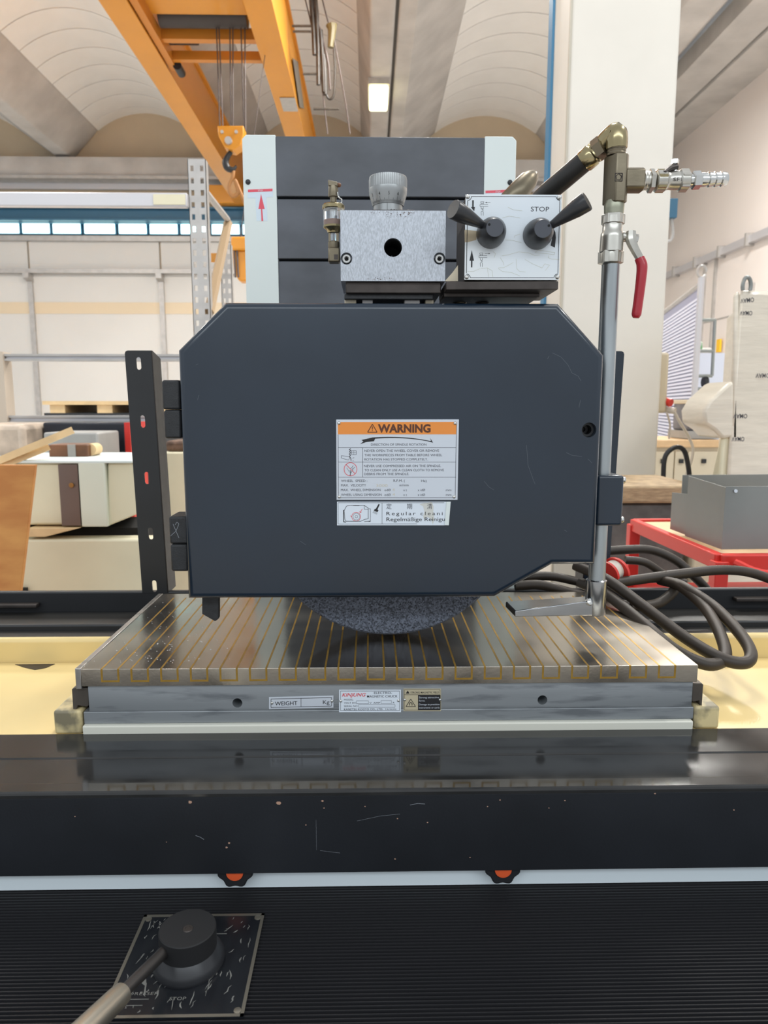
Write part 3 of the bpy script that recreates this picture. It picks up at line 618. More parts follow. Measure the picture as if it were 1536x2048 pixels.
# red trolley
RDY0, RDY1 = 2.05, 2.85
rc = T('red_trolley', 'red steel trolley carrying grey sheet metal beside the grinder', 'trolley', (1.4, 2.4, 0))
zrt = at(1440, 1108, RDY0).z
A_ = Vector((at(1440, 1108, RDY0).x, RDY0, zrt)); 
B2 = onz(1268, 1038, zrt)
C2 = A_+Vector((0.62, 0.0, 0)); D2 = B2+Vector((0.66, 0.02, 0))
def bar(name, a, b_, w_, h_, m, parent, off=0):
    a = Vector(a); b_ = Vector(b_); d = (b_-a); d.normalize(); n = Vector((-d.y, d.x, 0)).normalized()*w_/2; u = Vector((0, 0, h_))
    return O(name, B().hexa([a-n-u, a+n-u, b_+n-u, b_-n-u, a-n, a+n, b_+n, b_-n]), m, parent, bevel=0.004)
bar('front_rail', A_, B2, 0.03, 0.045, M_REDP, rc); bar('rail', A_, C2, 0.03, 0.045, M_REDP, rc); bar('rail', B2, D2, 0.03, 0.03, M_REDP, rc); bar('rail', C2, D2, 0.03, 0.03, M_REDP, rc)
O('tray_board', B().prism([A_+Vector((0, 0.03, -0.02)), C2+Vector((0, 0.03, -0.02)), D2-Vector((0, 0.02, 0.02)), B2-Vector((-0.02, 0.02, 0.02))], (0, 0, 0.012)), M_TIMBER2, rc)
for q in (A_, B2, C2, D2): O('leg', B().box(q.x-0.02, q.x+0.02, q.y-0.02, q.y+0.02, 0.1, q.z-0.02), M_REDP, rc, bevel=0.003)
O('lower_tray', B().prism([A_+Vector((0, 0, -0.28)), C2+Vector((0, 0, -0.28)), D2-Vector((0, 0, 0.28)), B2-Vector((0, 0, 0.28))], (0, 0, 0.03)), M_REDP, rc)
O('push_handle', B().tube([A_+Vector((0.03, -0.03, -0.02)), A_+Vector((0.10, -0.09, -0.04)), A_+Vector((0.35, -0.12, -0.04)), A_+Vector((0.55, -0.03, -0.03))], 0.012, 8), M_REDP, rc)
for q in (A_, B2, C2, D2): O('caster', B().cyl((q.x-0.02, q.y, 0.05), (q.x+0.02, q.y, 0.05), 0.05), M_RUBBER, rc)
# grey bent sheet metal on the trolley
def Sm(px, py, Y): return at(px, py, Y)
zs0 = zrt+0.003
s0 = onz(1340, 1058, zs0); s1 = onz(1385, 1075, zs0); s2 = onz(1443, 1099, zs0)
smt = T('bent_sheet_metal', 'grey bent sheet metal enclosure standing on the red trolley', 'sheet metal', (s1.x, s1.y, zs0))
def wallp(name, a, b_, ya, yb):
    a = Vector(a); b_ = Vector(b_); ta = at(*ya, a.y); tb = at(*yb, b_.y)
    O(name, B().prism([a, b_, Vector((b_.x, b_.y, tb.z)), Vector((a.x, a.y, ta.z))], (0.004, 0.004, 0)), M_GREYM, smt, smooth=False)
wallp('low_panel', s0, s1, (1345, 985), (1388, 990))
wallp('side_panel', s1-Vector((0.012, -0.03, 0)), s2, (1376, 952), (1446, 975))
s3 = s2+Vector((0.4, 0.01, 0)); wallp('front_panel', s2, s3, (1446, 973), (1560, 972))
O('back_panel', B().prism([Vector((s1.x, s1.y+0.10, zs0)), Vector((s1.x+0.5, s1.y+0.10, zs0)), Vector((s1.x+0.5, s1.y+0.10, at(1500, 948, s1.y+0.10).z)), Vector((s1.x, s1.y+0.10, at(1400, 950, s1.y+0.10).z))], (0, 0.004, 0)), M_GREYM, smt, smooth=False)
q = at(1471, 982, s2.y-0.002); O('hole_rim', B().cyl(q, q-Vector((0, 0.003, 0)), 0.005), M_LABELW, smt)
# crate of timber at the foot of the pillar
q0, q1 = at(1205, 1080, 3.0), at(1338, 972, 3.0)
ct = T('timber_crate', 'rough timber crate on a dark stand at the foot of the pillar', 'crate', (q0.x, 3.0, 0))
zm = at(0, 1010, 3.0).z
O('planks', B().box(q0.x, q1.x+0.15, 3.0, 3.5, zm, q1.z), mat('rough_timber', (0.30, 0.21, 0.12), 0.7, 0, 0, 20, 0.3, 40, col2=(0.48, 0.35, 0.20), stretch=(1, 1, 6)), ct, bevel=0.01)
O('stand', B().box(q0.x+0.02, q1.x+0.1, 3.03, 3.45, 0, zm), mat('stand_grey', (0.12, 0.115, 0.105), 0.6, 0, 0.3, 12), ct, bevel=0.02)
# stacked pale boards under the trolley
tag(O('louvre_cabinet', B().box(at(1385, 1140, 3.0).x, at(1440, 1140, 3.0).x, 3.0, 3.3, 0.0, at(0, 1105, 3.0).z), M_CREAM2, bevel=0.01), 'pale cabinet glimpsed below the red trolley', 'cabinet')
# ================================================================== THE SURFACE GRINDER
XL, XR = -1.25, 1.25
# ---- bed with ribbed cover
bed = T('machine_bed', 'black machine bed with a ribbed rubber way cover across the front', 'machine', (0, 0.7, 0))
O('bed_body', B().box(XL, XR, 0.31, 1.6, 0, 0.80), M_BLACK, bed)
b = B(); ys = []; y = 0.30; prof = []
while y < 0.833:
    prof += [(y, 0.8065), (y+0.0017, 0.8065), (y+0.0026, 0.8100), (y+0.0040, 0.8100)]; y += 0.0050
prof += [(0.834, 0.8065)]
top = [(XL, p[0], p[1]) for p in prof]
va = [b.bm.verts.new(p) for p in top]; vb = [b.bm.verts.new((XR, p[1], p[2])) for p in top]
for i in range(len(va)-1): b.bm.faces.new((va[i], vb[i], vb[i+1], va[i+1]))
vc = b.bm.verts.new((XL, 0.834, 0.80)); vd = b.bm.verts.new((XR, 0.834, 0.80)); ve = b.bm.verts.new((XL, 0.30, 0.80)); vf = b.bm.verts.new((XR, 0.30, 0.80))
b.bm.faces.new((va[-1], vb[-1], vd, vc)); b.bm.faces.new((va[0], ve, vf, vb[0])); b.bm.faces.new((vc, vd, vf, ve))
b.bm.faces.new(va+[vc, ve]); b.bm.faces.new(vb[::-1]+[vf, vd])
rm = O('ribbed_cover', b, M_RUBBER, bed, smooth=False); rm['kind'] = 'stuff'
# ---- lever plate on the ribbed cover
ZP = 0.8105
hub = onz(378, 1925, ZP)
pk = [onz(*q, ZP) for q in ((277, 1832), (526, 1829), (491, 2034), (211, 2041))]
lv = T('dresser_lever', 'black rotary lever on a smeared black plate set in the ribbed cover', 'lever', (hub.x, hub.y, ZP))
x0, x1 = (pk[0].x+pk[3].x)/2, (pk[1].x+pk[2].x)/2; y1, y0 = (pk[0].y+pk[1].y)/2, (pk[2].y+pk[3].y)/2
plate = O('plate', B().box(x0, x1, y0, y1, ZP-0.001, ZP+0.0012), M_PLATEBLK, lv, smooth=False)
zt = ZP+0.0012
b = B()
for a in ((x0, x1, y0, y0+0.0035), (x0, x1, y1-0.0035, y1), (x0, x0+0.0035, y0, y1), (x1-0.0035, x1, y0, y1)): b.box(a[0], a[1], a[2], a[3], zt, zt+0.0004)
O('plate_border', b, M_PLATEEDGE, plate, smooth=False)
for cx, cy in ((x0+0.007, y0+0.007), (x1-0.007, y0+0.007), (x0+0.007, y1-0.007), (x1-0.007, y1-0.007)):
    O('screw', B().lathe((cx, cy, zt), (0, 0, 1), [(0, 0.004), (0.0008, 0.0038), (0.0012, 0.002)], 12), M_PLATEEDGE, plate)
def flat_text(s, x, y, w_, h_, m, parent, name='lettering'):
    me = text_mesh(s, 1.05); a = min(v.co.x for v in me.vertices); c = max(v.co.x for v in me.vertices)
    map_mesh(me, lambda u, v, t: Vector((x+(u-a)*w_/(c-a), y+v*h_/0.73, zt+0.0003)))
    return link(name, me, m, parent, smooth=False)
q = onz(257, 1991, zt); flat_text('DRESSER', q.x, q.y, 0.030, 0.0040, M_SMEAR, plate)
q = onz(338, 2001, zt); flat_text('STOP', q.x, q.y, 0.0165, 0.0042, M_SMEAR, plate)
q = onz(258, 1998, zt); w0 = B().box(q.x, q.x+0.020, q.y-0.001, q.y-0.0004, zt, zt+0.0003).box(q.x, q.x+0.016, q.y-0.0085, q.y-0.008, zt, zt+0.0003); O('print_line', w0, M_SMEAR, plate, smooth=False)
q = onz(427, 1868, zt); O('print_line', B().box(q.x, q.x+0.015, q.y-0.0004, q.y+0.0004, zt, zt+0.0003), M_SMEAR, plate, smooth=False)
# dried coolant smears on the plate
b = B(); rs = random.Random(3)
for k in range(95):
    cx = rs.uniform(x0+0.008, x1-0.010); cy = rs.uniform(y0+0.006, y1-0.008)
    if math.hypot(cx-hub.x, cy-hub.y) < 0.036: continue
    L = rs.choice((rs.uniform(0.003, 0.008), rs.uniform(0.006, 0.020))); wd = rs.uniform(0.0003, 0.0008); ang = math.radians(rs.gauss(78, 14))
    if cy+L > y1-0.005: L = 0.004
    d = Vector((math.cos(ang), math.sin(ang), 0)); n = Vector((-d.y, d.x, 0)); o_ = Vector((cx, cy, zt+0.0001)); prv = None
    pts = [o_+d*(L*t)+n*(rs.uniform(-1, 1)*0.0011+wd*s*w_) for s in (1,) for t, w_ in ((0, 0.15), (0.35, 1), (0.7, 0.8), (1, 0.1))]
    back = [p-n*(2*wd*w_) for p, w_ in zip(pts, (0.15, 1, 0.8, 0.1))][::-1]
    try: b.prism(pts+back, (0, 0, 0.00015))
    except ValueError: pass
q = onz(283, 1950, zt); b.prism([q+Vector(v) for v in ((-0.004, 0.006, 0), (-0.003, -0.004, 0), (0.002, -0.010, 0), (0.010, -0.016, 0), (0.006, -0.004, 0), (0.008, 0.004, 0))], (0, 0, 0.0002))
sm = O('dried_smears', b, M_SMEAR, plate, smooth=False); sm['kind'] = 'stuff'
O('hub_skirt', B().lathe((hub.x, hub.y, zt), (0, 0, 1), [(0, 0.0375), (0.004, 0.0385), (0.010, 0.036), (0.018, 0.0302)], 48), M_PLASTIC, lv)
hcap = O('hub_cap', B().lathe((hub.x, hub.y, zt+0.018), (0, 0, 1), [(0, 0.0300), (0.0215, 0.0300), (0.0225, 0.0290)], 48), mat('hub_black', (0.008, 0.008, 0.009), 0.7), lv)
ztop_ = zt+0.0405
O('set_screw', B().lathe((hub.x+0.001, hub.y-0.002, ztop_), (0, 0, 1), [(0, 0.0055), (0.0008, 0.005), (0.0008, 0.003), (0.0002, 0.0028)], 16), M_DARKSTEEL, hcap)
za = zt+0.030
ra = Vector((hub.x-0.020, hub.y-0.024, za)); dv = (onz(200, 2030, za+0.014)-ra).normalized()
ra = ra-dv*0.004
O('lever_rod', B().cyl(ra, ra+dv*0.075, 0.0062, seg=20), M_LEVERD, lv)
O('lever_grip', B().lathe(ra+dv*0.068, dv, [(0, 0.0075), (0.002, 0.0100), (0.012, 0.0108), (0.06, 0.0118), (0.13, 0.0135)], 28), M_LEVER, lv)
# ---- table: deck, front trough, rail, knobs
tb = T('machine_table', 'grinder table with yellowed cream deck and long black front trough', 'table', (0, 0.95, 0.81))
DZ = 0.955
O('deck', B().box(XL, XR, 0.952, 1.245, DZ-0.06, DZ), M_CREAM, tb, bevel=0.004)
for xa, xb in ((XL, -0.43), (0.48, XR)):
    O('deck_step', B().box(xa, xb, 1.245, 1.262, DZ-0.06, at(100, 1277, 1.245).z), M_CREAM, tb, bevel=0.008, seg=3)
O('chuck_pad', B().box(-0.396, 0.450, 0.9515, 1.36, DZ-0.005, 0.969), mat('pad_white', (0.70, 0.69, 0.60), 0.45), tb, bevel=0.002)
for xa, xb, n in ((at(106, 1440, 0.955).x, -0.398, 0), (0.453, at(1440, 1440, 0.955).x, 1)):
    O('end_block', B().box(xa, xb, 0.956, 1.05, DZ, at(130, 1424, 0.952).z if n == 0 else at(1420, 1416, 0.952).z), M_CREAMDIRTY, tb, bevel=0.004, seg=3)
q = at(70, 1332, 1.24)
O('gasket_gap', B().prism([onz(x, y, DZ+0.0003) for x, y in ((30, 1329), (110, 1328), (92, 1336), (70, 1340), (48, 1335))], (0, 0, 0.0004)), M_DARKSTEEL, tb, smooth=False)  # dark patch laid on the deck as the painted shadow of a notch
pr = [(0.953, 0.9575), (0.888, 0.9560), (0.886, 0.9545), (0.824, 0.9545), (0.8225, 0.9562), (0.8040, 0.9562), (0.8015, 0.9552), (0.8003, 0.953), (0.800, 0.950), (0.800, 0.853), (0.812, 0.853), (0.812, 0.94), (0.953, 0.94)]
O('front_trough', B().prism([(XL, p[0], p[1]) for p in pr], (XR-XL, 0, 0)), M_TROUGH, tb, smooth=False, bevel=0.0006)
fp = O('front_panel', B().box(XL, XR, 0.7985, 0.8003, 0.852, 0.9495), M_PANEL, tb)
rl = O('front_rail', B().box(XL, XR, 0.83, 0.85, 0.8112, 0.93), M_RAIL, tb)
for px, py in ((473, 1733), (1003, 1727)):
    c = at(px, py, 0.822); c = Vector((c.x, 0.822, c.z))
    b = B(); ring = []
    for k in range(48):
        a = 2*math.pi*k/48; r = 0.0205+0.0016*math.cos(7*a+math.pi/2)
        ring.append(c+Vector((r*math.cos(a), 0, r*math.sin(a))))
    b.prism(ring, (0, -0.011, 0)); b.cyl(c, c+Vector((0, 0.01, 0)), 0.008)
    kn = O('star_knob', b, M_PLASTIC, tb, bevel=0.002)
    O('knob_cap', B().lathe(c-Vector((0, 0.011, 0)), (0, -1, 0), [(0, 0.0105), (0.002, 0.0102), (0.0028, 0.007)], 24), M_ORANGE, kn)
# paint chips and scratches on the front panel
b = B(); rs = random.Random(5)
for x, y, s in ((380, 1604, 5), (557, 1606, 7), (645, 1602, 3), (648, 1616, 2), (150, 1633, 2), (458, 1686, 3), (453, 1695, 3), (795, 1637, 2), (855, 1645, 2), (612, 1650, 2), (1130, 1601, 2), (1000, 1600, 2), (975, 1613, 2), (730, 1613, 2), (1468, 1620, 2), (1098, 1616, 1.6), (790, 1718, 2.4), (940, 1715, 2), (333, 1684, 1.6), (1310, 1587, 2.4)):
    decal(b, [(x+s*math.cos(a*1.05)*rs.uniform(0.6, 1), y+s*0.7*math.sin(a*1.05)*rs.uniform(0.6, 1)) for a in range(6)], 0.7985, 0.0001)
o = O('paint_chips', b, M_CHIP, fp, smooth=False); o['kind'] = 'stuff'
b = B()
for pts in (((391, 1671), (400, 1674), (408, 1679)), ((820, 1610), (835, 1607), (850, 1608)), ((632, 1640), (633, 1700)), ((714, 1642), (760, 1632), (800, 1628)), ((680, 1706), (640, 1701))):
    dpath(b, pts, 0.7 if pts[0][0] in (391, 820) else 0.3, 0.7985, 0.0001)
o = O('scratches', b, M_SCRATCH, fp, smooth=False); o['kind'] = 'stuff'
# ---- rear trough of the table
rt_ = T('rear_trough', 'black rear trough wall behind the magnetic chuck', 'trough', (0, 1.45, 0.9))
zr = at(100, 1184, 1.45).z
O('back_wall', B().box(XL, XR, 1.45, 1.465, 0.85, zr), M_BLACK, rt_, bevel=0.003)
O('ledge', B().box(XL, XR, 1.362, 1.45, 0.90, at(100, 1266, 1.31).z), mat('ledge_black', (0.02, 0.019, 0.017), 0.35), rt_, bevel=0.004)
for xa, xb in ((XL, -0.43), (0.48, XR)):
    O('ledge_apron', B().box(xa, xb, 1.264, 1.354, 0.90, at(100, 1274, 1.264).z), MATS['ledge_black'], rt_, bevel=0.003)
    O('lip', B().box(xa, xb, 1.30, 1.31, 0.95, at(100, 1250, 1.30).z), M_BLACK, rt_, bevel=0.003)
for a, b_ in ((at(-200, 1204, 1.45).x, at(80, 1204, 1.45).x), (at(1465, 1190, 1.45).x, at(1800, 1190, 1.45).x)):
    z = at(60, 1206, 1.45).z if a < 0 else at(1490, 1194, 1.45).z
    O('handle_bar', B().box(a, b_, 1.432, 1.45, z-0.006, z+0.002), M_DARKSTEEL, rt_, bevel=0.002)
# ---- magnetic chuck
CX0, CX1, CY0, CY1, CT = -0.402, 0.452, 0.953, 1.352, 1.05
ck = T('magnetic_chuck', 'steel electromagnetic chuck with brass pole lines and name plates', 'magnetic chuck', (0.025, 1.15, 0.969))
O('top_plate', B().box(CX0+0.0085, CX1, CY0, CY1, 1.0255, CT), M_CHUCKTOP, ck, bevel=0.0006)
O('side_strip', B().box(CX0, CX0+0.0082, CY0+0.001, CY1, 1.021, CT+0.0008), M_STEEL, ck, bevel=0.001)
cb = O('body', B().box(at(177, 1400, CY0+.006).x, at(1384, 1400, CY0+.006).x, CY0+0.006, CY1-0.01, 0.9865, 1.0255), M_CHUCKSIDE, ck, bevel=0.001)
cut(cb, B().cyl((at(473, 1406, CY0).x, CY0-0.02, at(473, 1406, CY0+.006).z), (at(473, 1406, CY0).x, CY0+0.04, at(473, 1406, CY0+.006).z), 0.0068))
cut(cb, B().cyl((at(1087, 1400, CY0).x, CY0-0.02, at(1087, 1400, CY0+.006).z), (at(1087, 1400, CY0).x, CY0+0.04, at(1087, 1400, CY0+.006).z), 0.0068))
O('base_flange', B().box(at(168, 1440, CY0+.006).x, at(1386, 1440, CY0+.006).x, CY0+0.0055, CY1, 0.969, 0.9865), M_CHUCKSIDE, ck, bevel=0.001)
U0 = at(201, 1340, CY0).x; U1 = at(1352, 1340, CY0).x; uw = at(238, 1340, CY0).x-U0; bw = 0.0026; step = (U1-uw-U0)/19
zb0 = CT-0.0185; me = None
for k in range(20):
    ux = U0+k*step
    if me is None:
        b = B(); e = 0.0002
        b.box(0, bw, CY0-e, CY1-0.03, zb0, CT+e).box(uw-bw, uw, CY0-e, CY1-0.03, zb0, CT+e).box(bw, uw-bw, CY0-e, CY1-0.03, zb0, zb0+bw)
        bmesh.ops.remove_doubles(b.bm, verts=b.bm.verts[:], dist=1e-6)
        me = b.mesh('pole_inlay'); me.materials.append(M_BRASS)
    o = link('pole_inlay', me, None, ck, smooth=False); o.location = (ux, 0, 0)
b = B(); rs = random.Random(21)
for k in range(150):
    px = rs.gauss(330, 45) if k % 3 else rs.uniform(240, 460); py = 1330-abs(rs.gauss(0, 55))-4
    q = onz(px, py, CT)
    if not (CX0+0.012 < q.x < 0.0 and CY0+0.004 < q.y < CY1-0.02): continue
    r = rs.uniform(0.0004, 0.0013); b.lathe((q.x, q.y, CT-0.0001), (0, 0, 1), [(0, r), (r*0.3, r*0.8), (r*0.45, r*0.3)], 8)
o = O('coolant_droplets', b, mat('droplet', (0.75, 0.78, 0.8), 0.05, 0.6), ck); o['kind'] = 'stuff'
# name plates on the front of the chuck
PYF = CY0+0.006
def pxplate(name, px0, py0, px1, py1, Y, m, parent, t=0.001, skew=0.0, bevel=0.0003):
    return O(name, B().prism([at(px0, py1+skew, Y), at(px1, py1, Y), at(px1, py0, Y), at(px0, py0+skew, Y)], (0, -t, 0)), m, parent, bevel=bevel, smooth=False)
wpl = pxplate('weight_plate', 538, 1391, 667, 1415, PYF, M_LABEL, ck, skew=3)
YY = PYF-0.001
b = B(); dpath(b, [(542, 1398), (663, 1395), (663, 1412), (542, 1415), (542, 1398)], 0.9, YY); dline(b, 602, 1397, 602, 1413, 0.8, YY); O('print_border', b, M_INK, wpl, smooth=False)
txt('WEIGHT', 550, 1411, 45, 8.5, YY, M_INK, wpl, bold=0.006, lift=0.0002, rot=0.02); txt('Kg', 646, 1408, 13, 8.5, YY, M_INK, wpl, lift=0.0002)
rivet(544, 1406, 3.2, YY, wpl); rivet(664, 1402, 3.2, YY, wpl)
mp_ = pxplate('maker_plate', 678, 1379, 802, 1424, PYF, M_LABELW, ck)
b = B(); dpath(b, [(681, 1382), (799, 1382), (799, 1421), (681, 1421), (681, 1382)], 0.7, YY)
for r_ in ((713, 1401.5, 737, 1407.5), (762, 1401, 783, 1407), (717, 1409, 790, 1414.5)): dpath(b, [(r_[0], r_[1]), (r_[2], r_[1]), (r_[2], r_[3]), (r_[0], r_[3]), (r_[0], r_[1])], 0.5, YY)
O('print_border', b, M_INKG, mp_, smooth=False)
txt('KINJUNG', 684, 1393, 48, 7.5, YY, M_INKR, mp_, shear=0.3, bold=0.012, lift=0.0002)
txt('ELECTRO-', 748, 1388, 36, 5, YY, M_INKG, mp_, lift=0.0002, bold=0.006); txt('MAGNETIC CHUCK', 734, 1395, 61, 5, YY, M_INKG, mp_, lift=0.0002, bold=0.006)
txt('MODEL:', 688, 1401, 19, 3.8, YY, M_INKG, mp_, lift=0.0002); txt('VOLT DC', 688, 1407.5, 24, 3.8, YY, M_INKG, mp_, lift=0.0002)
txt('V  AMP', 739, 1407.5, 21, 3.8, YY, M_INKG, mp_, lift=0.0002); txt('A', 785, 1407, 4, 3.8, YY, M_INKG, mp_, lift=0.0002); txt('SERIAL NO', 688, 1414, 27, 3.8, YY, M_INKG, mp_, lift=0.0002)
txt('KANETSU KOGYO CO., LTD.', 688, 1420.5, 78, 4.4, YY, M_INKG, mp_, lift=0.0002, bold=0.006); txt('TAIWAN', 770, 1420, 22, 3.6, YY, M_INKG, mp_, lift=0.0002, spacing=1.15)
rivet(681.5, 1402, 3.2, YY, mp_); rivet(797, 1401, 3.2, YY, mp_)
sp_ = pxplate('magnet_warning_plate', 807, 1377, 882, 1422, PYF, M_INKT, ck)
b = B(); dpath(b, [(809, 1379), (880, 1379), (880, 1420), (809, 1420), (809, 1379)], 0.6, YY); dline(b, 809, 1389.5, 880, 1389.5, 0.6, YY)
decal(b, [(811.5, 1387), (815.5, 1381), (819, 1387)], YY); decal(b, [(836, 1390), (881, 1390), (881, 1419.5), (836, 1419.5)], YY)
dpath(b, [(812, 1413), (821.5, 1398), (831, 1413), (812, 1413)], 1.1, YY); dpath(b, [(819, 1411), (819, 1406.5), (821.5, 1404.5), (824, 1406.5), (824, 1411)], 1.3, YY)
O('print_border', b, M_INK, sp_, smooth=False)
txt('STRONG MAGNETIC FIELD', 821, 1387, 57, 4.2, YY, M_INK, sp_, lift=0.0002, bold=0.008)
for s, w_, y_ in (('Strong attractive', 40, 1396.5), ('force.', 12, 1403), ('Damage to precision', 41, 1410.5), ('instruments or cards', 41, 1417)): txt(s, 838, y_, w_, 3.9, YY-0.0002, M_LABEL, sp_, lift=0.0002, bold=0.004)
rivet(809.5, 1399.5, 3.0, YY, sp_); rivet(880, 1399.5, 3.0, YY, sp_)
# end clamps
for sgn, lb in ((-1, 'dark brown steel clamp block at the end near the wet chuck corner'), (1, 'dark brown steel clamp block at the end beside the hoses')):
    if sgn < 0: xa, xb = at(139, 1390, CY0).x, at(177, 1390, CY0+.006).x-0.001
    else: xa, xb = at(1384, 1390, CY0+.006).x+0.001, at(1411, 1390, CY0).x
    cl = T('toe_clamp', lb, 'clamp', ((xa+xb)/2, CY0+0.03, 0.985))
    z1 = 1.0205; z0 = 0.985
    xi = xb if sgn < 0 else xa; xo = xa if sgn < 0 else xb
    pts = [(xo, z1-0.002), (xo+(xi-xo)*0.15, z1), (xi, z1), (xi, z0+0.010), (xi-(xi-xo)*0.15, z0+0.008), (xo+(xi-xo)*0.3, z0+0.010), (xo+(xi-xo)*0.15, z0), (xo, z0+0.003)]
    O('jaw', B().prism([(p[0], CY0+0.008, p[1]) for p in pts], (0, 0.05, 0)), M_BROWNSTEEL, cl, bevel=0.0008)
    O('clamp_bolt', B().cyl((xo-sgn*-0.006, CY0+0.03, z0+0.006), (xo-sgn*0.002, CY0+0.03, z0+0.006), 0.004, seg=6), M_DARKSTEEL, cl)
    O('bolt_foot', B().cyl(((xa+xb)/2, CY0+0.035, 0.969), ((xa+xb)/2, CY0+0.035, z0+0.012), 0.008, seg=8), M_VOID, cl)
# ---- grinding wheel
wc = at(778, 1007, 1.075); WR = 263*mpp(778, 1007, 1.075)*1.0
wz = at(778, 1270, 1.075).z
wh = tag(O('grinding_wheel', B().lathe((wc.x, 1.075, wz+WR), (0, 1, 0), [(0, 0.07), (0, WR-0.003), (0.003, WR), (0.052, WR), (0.055, WR-0.003), (0.055, 0.07)], 128), M_WHEEL), 'dark grey abrasive grinding wheel below the navy guard', 'grinding wheel')
# ---- wheel guard
GY = 1.0
gpx = [(355, 700), (450, 605), (1118, 605), (1208, 710), (1193, 1130), (1105, 1130), (990, 1197), (375, 1197)]
gp = [at(x, y, GY) for x, y in gpx]
xl = (gp[0].x+gp[7].x)/2; xr = (gp[3].x+gp[4].x)/2
gp[0].x = gp[7].x = xl; gp[3].x = gp[4].x = xr; gp[1].z = gp[2].z = (gp[1].z+gp[2].z)/2; gp[6].z = gp[7].z = (gp[6].z+gp[7].z)/2; gp[4].z = gp[5].z = (gp[4].z+gp[5].z)/2
gd = T('wheel_guard', 'large navy sheet-steel wheel guard with chamfered top corners', 'wheel guard', (0.03, GY, gp[7].z))
b = B(); n = len(gp); va = [b.bm.verts.new(p) for p in gp]; vb = [b.bm.verts.new(p+Vector((0, 0.07, 0))) for p in gp]
ff = b.bm.faces.new(va); b.bm.faces.new(vb[::-1])
for i in range(n): b.bm.faces.new((va[i], vb[i], vb[(i+1) % n], va[(i+1) % n]))
b.bm.edges.ensure_lookup_table()
fe_ = [e for e in b.bm.edges if abs(e.verts[0].co.y-GY) < 1e-6 and abs(e.verts[1].co.y-GY) < 1e-6]
bmesh.ops.recalc_face_normals(b.bm, faces=b.bm.faces[:])
bmesh.ops.bevel(b.bm, geom=fe_, offset=0.009, segments=5, profile=0.5, affect='EDGES')
cov = O('cover', b, M_NAVY, gd)
hp = at(1178, 860, GY); cut(cov, B().cyl((hp.x, GY-0.05, hp.z), (hp.x, GY+0.045, hp.z), 0.0102))
O('lock_collar', B().lathe((hp.x, GY+0.010, hp.z), (0, 1, 0), [(0, 0.0098), (0.0, 0.0065), (0.020, 0.0065), (0.02, 0.0098)], 24, cap=False), M_BLACK, gd)
O('lock_screw', B().lathe((hp.x-0.001, GY+0.043, hp.z), (0, -1, 0), [(0, 0.007), (0.018, 0.007), (0.018, 0.0035), (0.012, 0.0035)], 16), M_BLACK, gd)
def inset(pts, d):
    c = Vector((sum(p.x for p in pts)/len(pts), 0, sum(p.z for p in pts)/len(pts)))
    return [Vector((p.x+(c.x-p.x)*d, p.y, p.z+(c.z-p.z)*d)) for p in pts]
b = B(); ip = inset(gp, 0.012)
ring = [p+Vector((0, 0.0702, 0)) for p in ip]
for i in (7, 0, 1, 2, 3):   # rear housing walls, open towards the wheel
    a, c = ring[i], ring[(i+1) % 8]; ctr = Vector(((a.x+c.x)/2, a.y, (a.z+c.z)/2)); inn = (Vector((0.03, a.y, 1.34))-ctr).normalized()*0.004
    b.hexa([a, c, c+Vector((0, 0.09, 0)), a+Vector((0, 0.09, 0)), a+inn, c+inn, c+inn+Vector((0, 0.09, 0)), a+inn+Vector((0, 0.09, 0))])
O('rear_housing', b, M_NAVY, gd, smooth=False)
O('seal_tab', B().prism([at(x, y, 1.03) for x, y in ((404, 1180), (437, 1180), (437, 1238), (430, 1243), (404, 1228))], (0, 0.012, 0)), M_HINGE, gd, bevel=0.001)
for (x0_, y0_, x1_, y1_), (x2_, y2_, x3_, y3_) in (((324, 760, 360, 819.3), (328, 819.7, 362, 877)), ((338, 1033, 376, 1088.3), (341, 1088.7, 376, 1143))):
    h = O('hinge', B().pxbox(x0_, y0_, x1_, y1_, 1.012, 0.05), M_HINGE, gd, bevel=0.003)
    O('hinge_leaf', B().pxbox(x2_, y2_, x3_, y3_, 1.012, 0.045), M_HINGE, h, bevel=0.003)
b = B(); YH = 1.0119
dpath(b, [(350, 1050), (354, 1044), (358, 1048), (352, 1062), (341, 1072)], 0.8, YH, 0.0001); dpath(b, [(346, 1048), (352, 1062), (358, 1076)], 0.8, YH, 0.0001)
O('scratched_mark', b, M_SCRATCH, gd, smooth=False)
b = B()
for pts in (((1105, 706), (1122, 714), (1136, 730), (1144, 746), (1156, 752), (1162, 762)), ((1132, 905), (1145, 911), (1164, 913)), ((1176, 918), (1184, 926)), ((1053, 890), (1056, 930), (1066, 958), (1070, 968)), ((968, 962), (978, 974), (988, 980)), ((1098, 712), (1095, 718)), ((395, 800), (398, 790)), ((600, 1082), (612, 1090)), ((1158, 815), (1161, 800)), ((392, 730), (396, 728)), ((1128, 1060), (1134, 1063))):
    dpath(b, pts, 0.55, GY, 0.00008)
o = O('scratches', b, mat('scratch_faint', (0.10, 0.115, 0.135), 0.5), cov, smooth=False); o['kind'] = 'stuff'
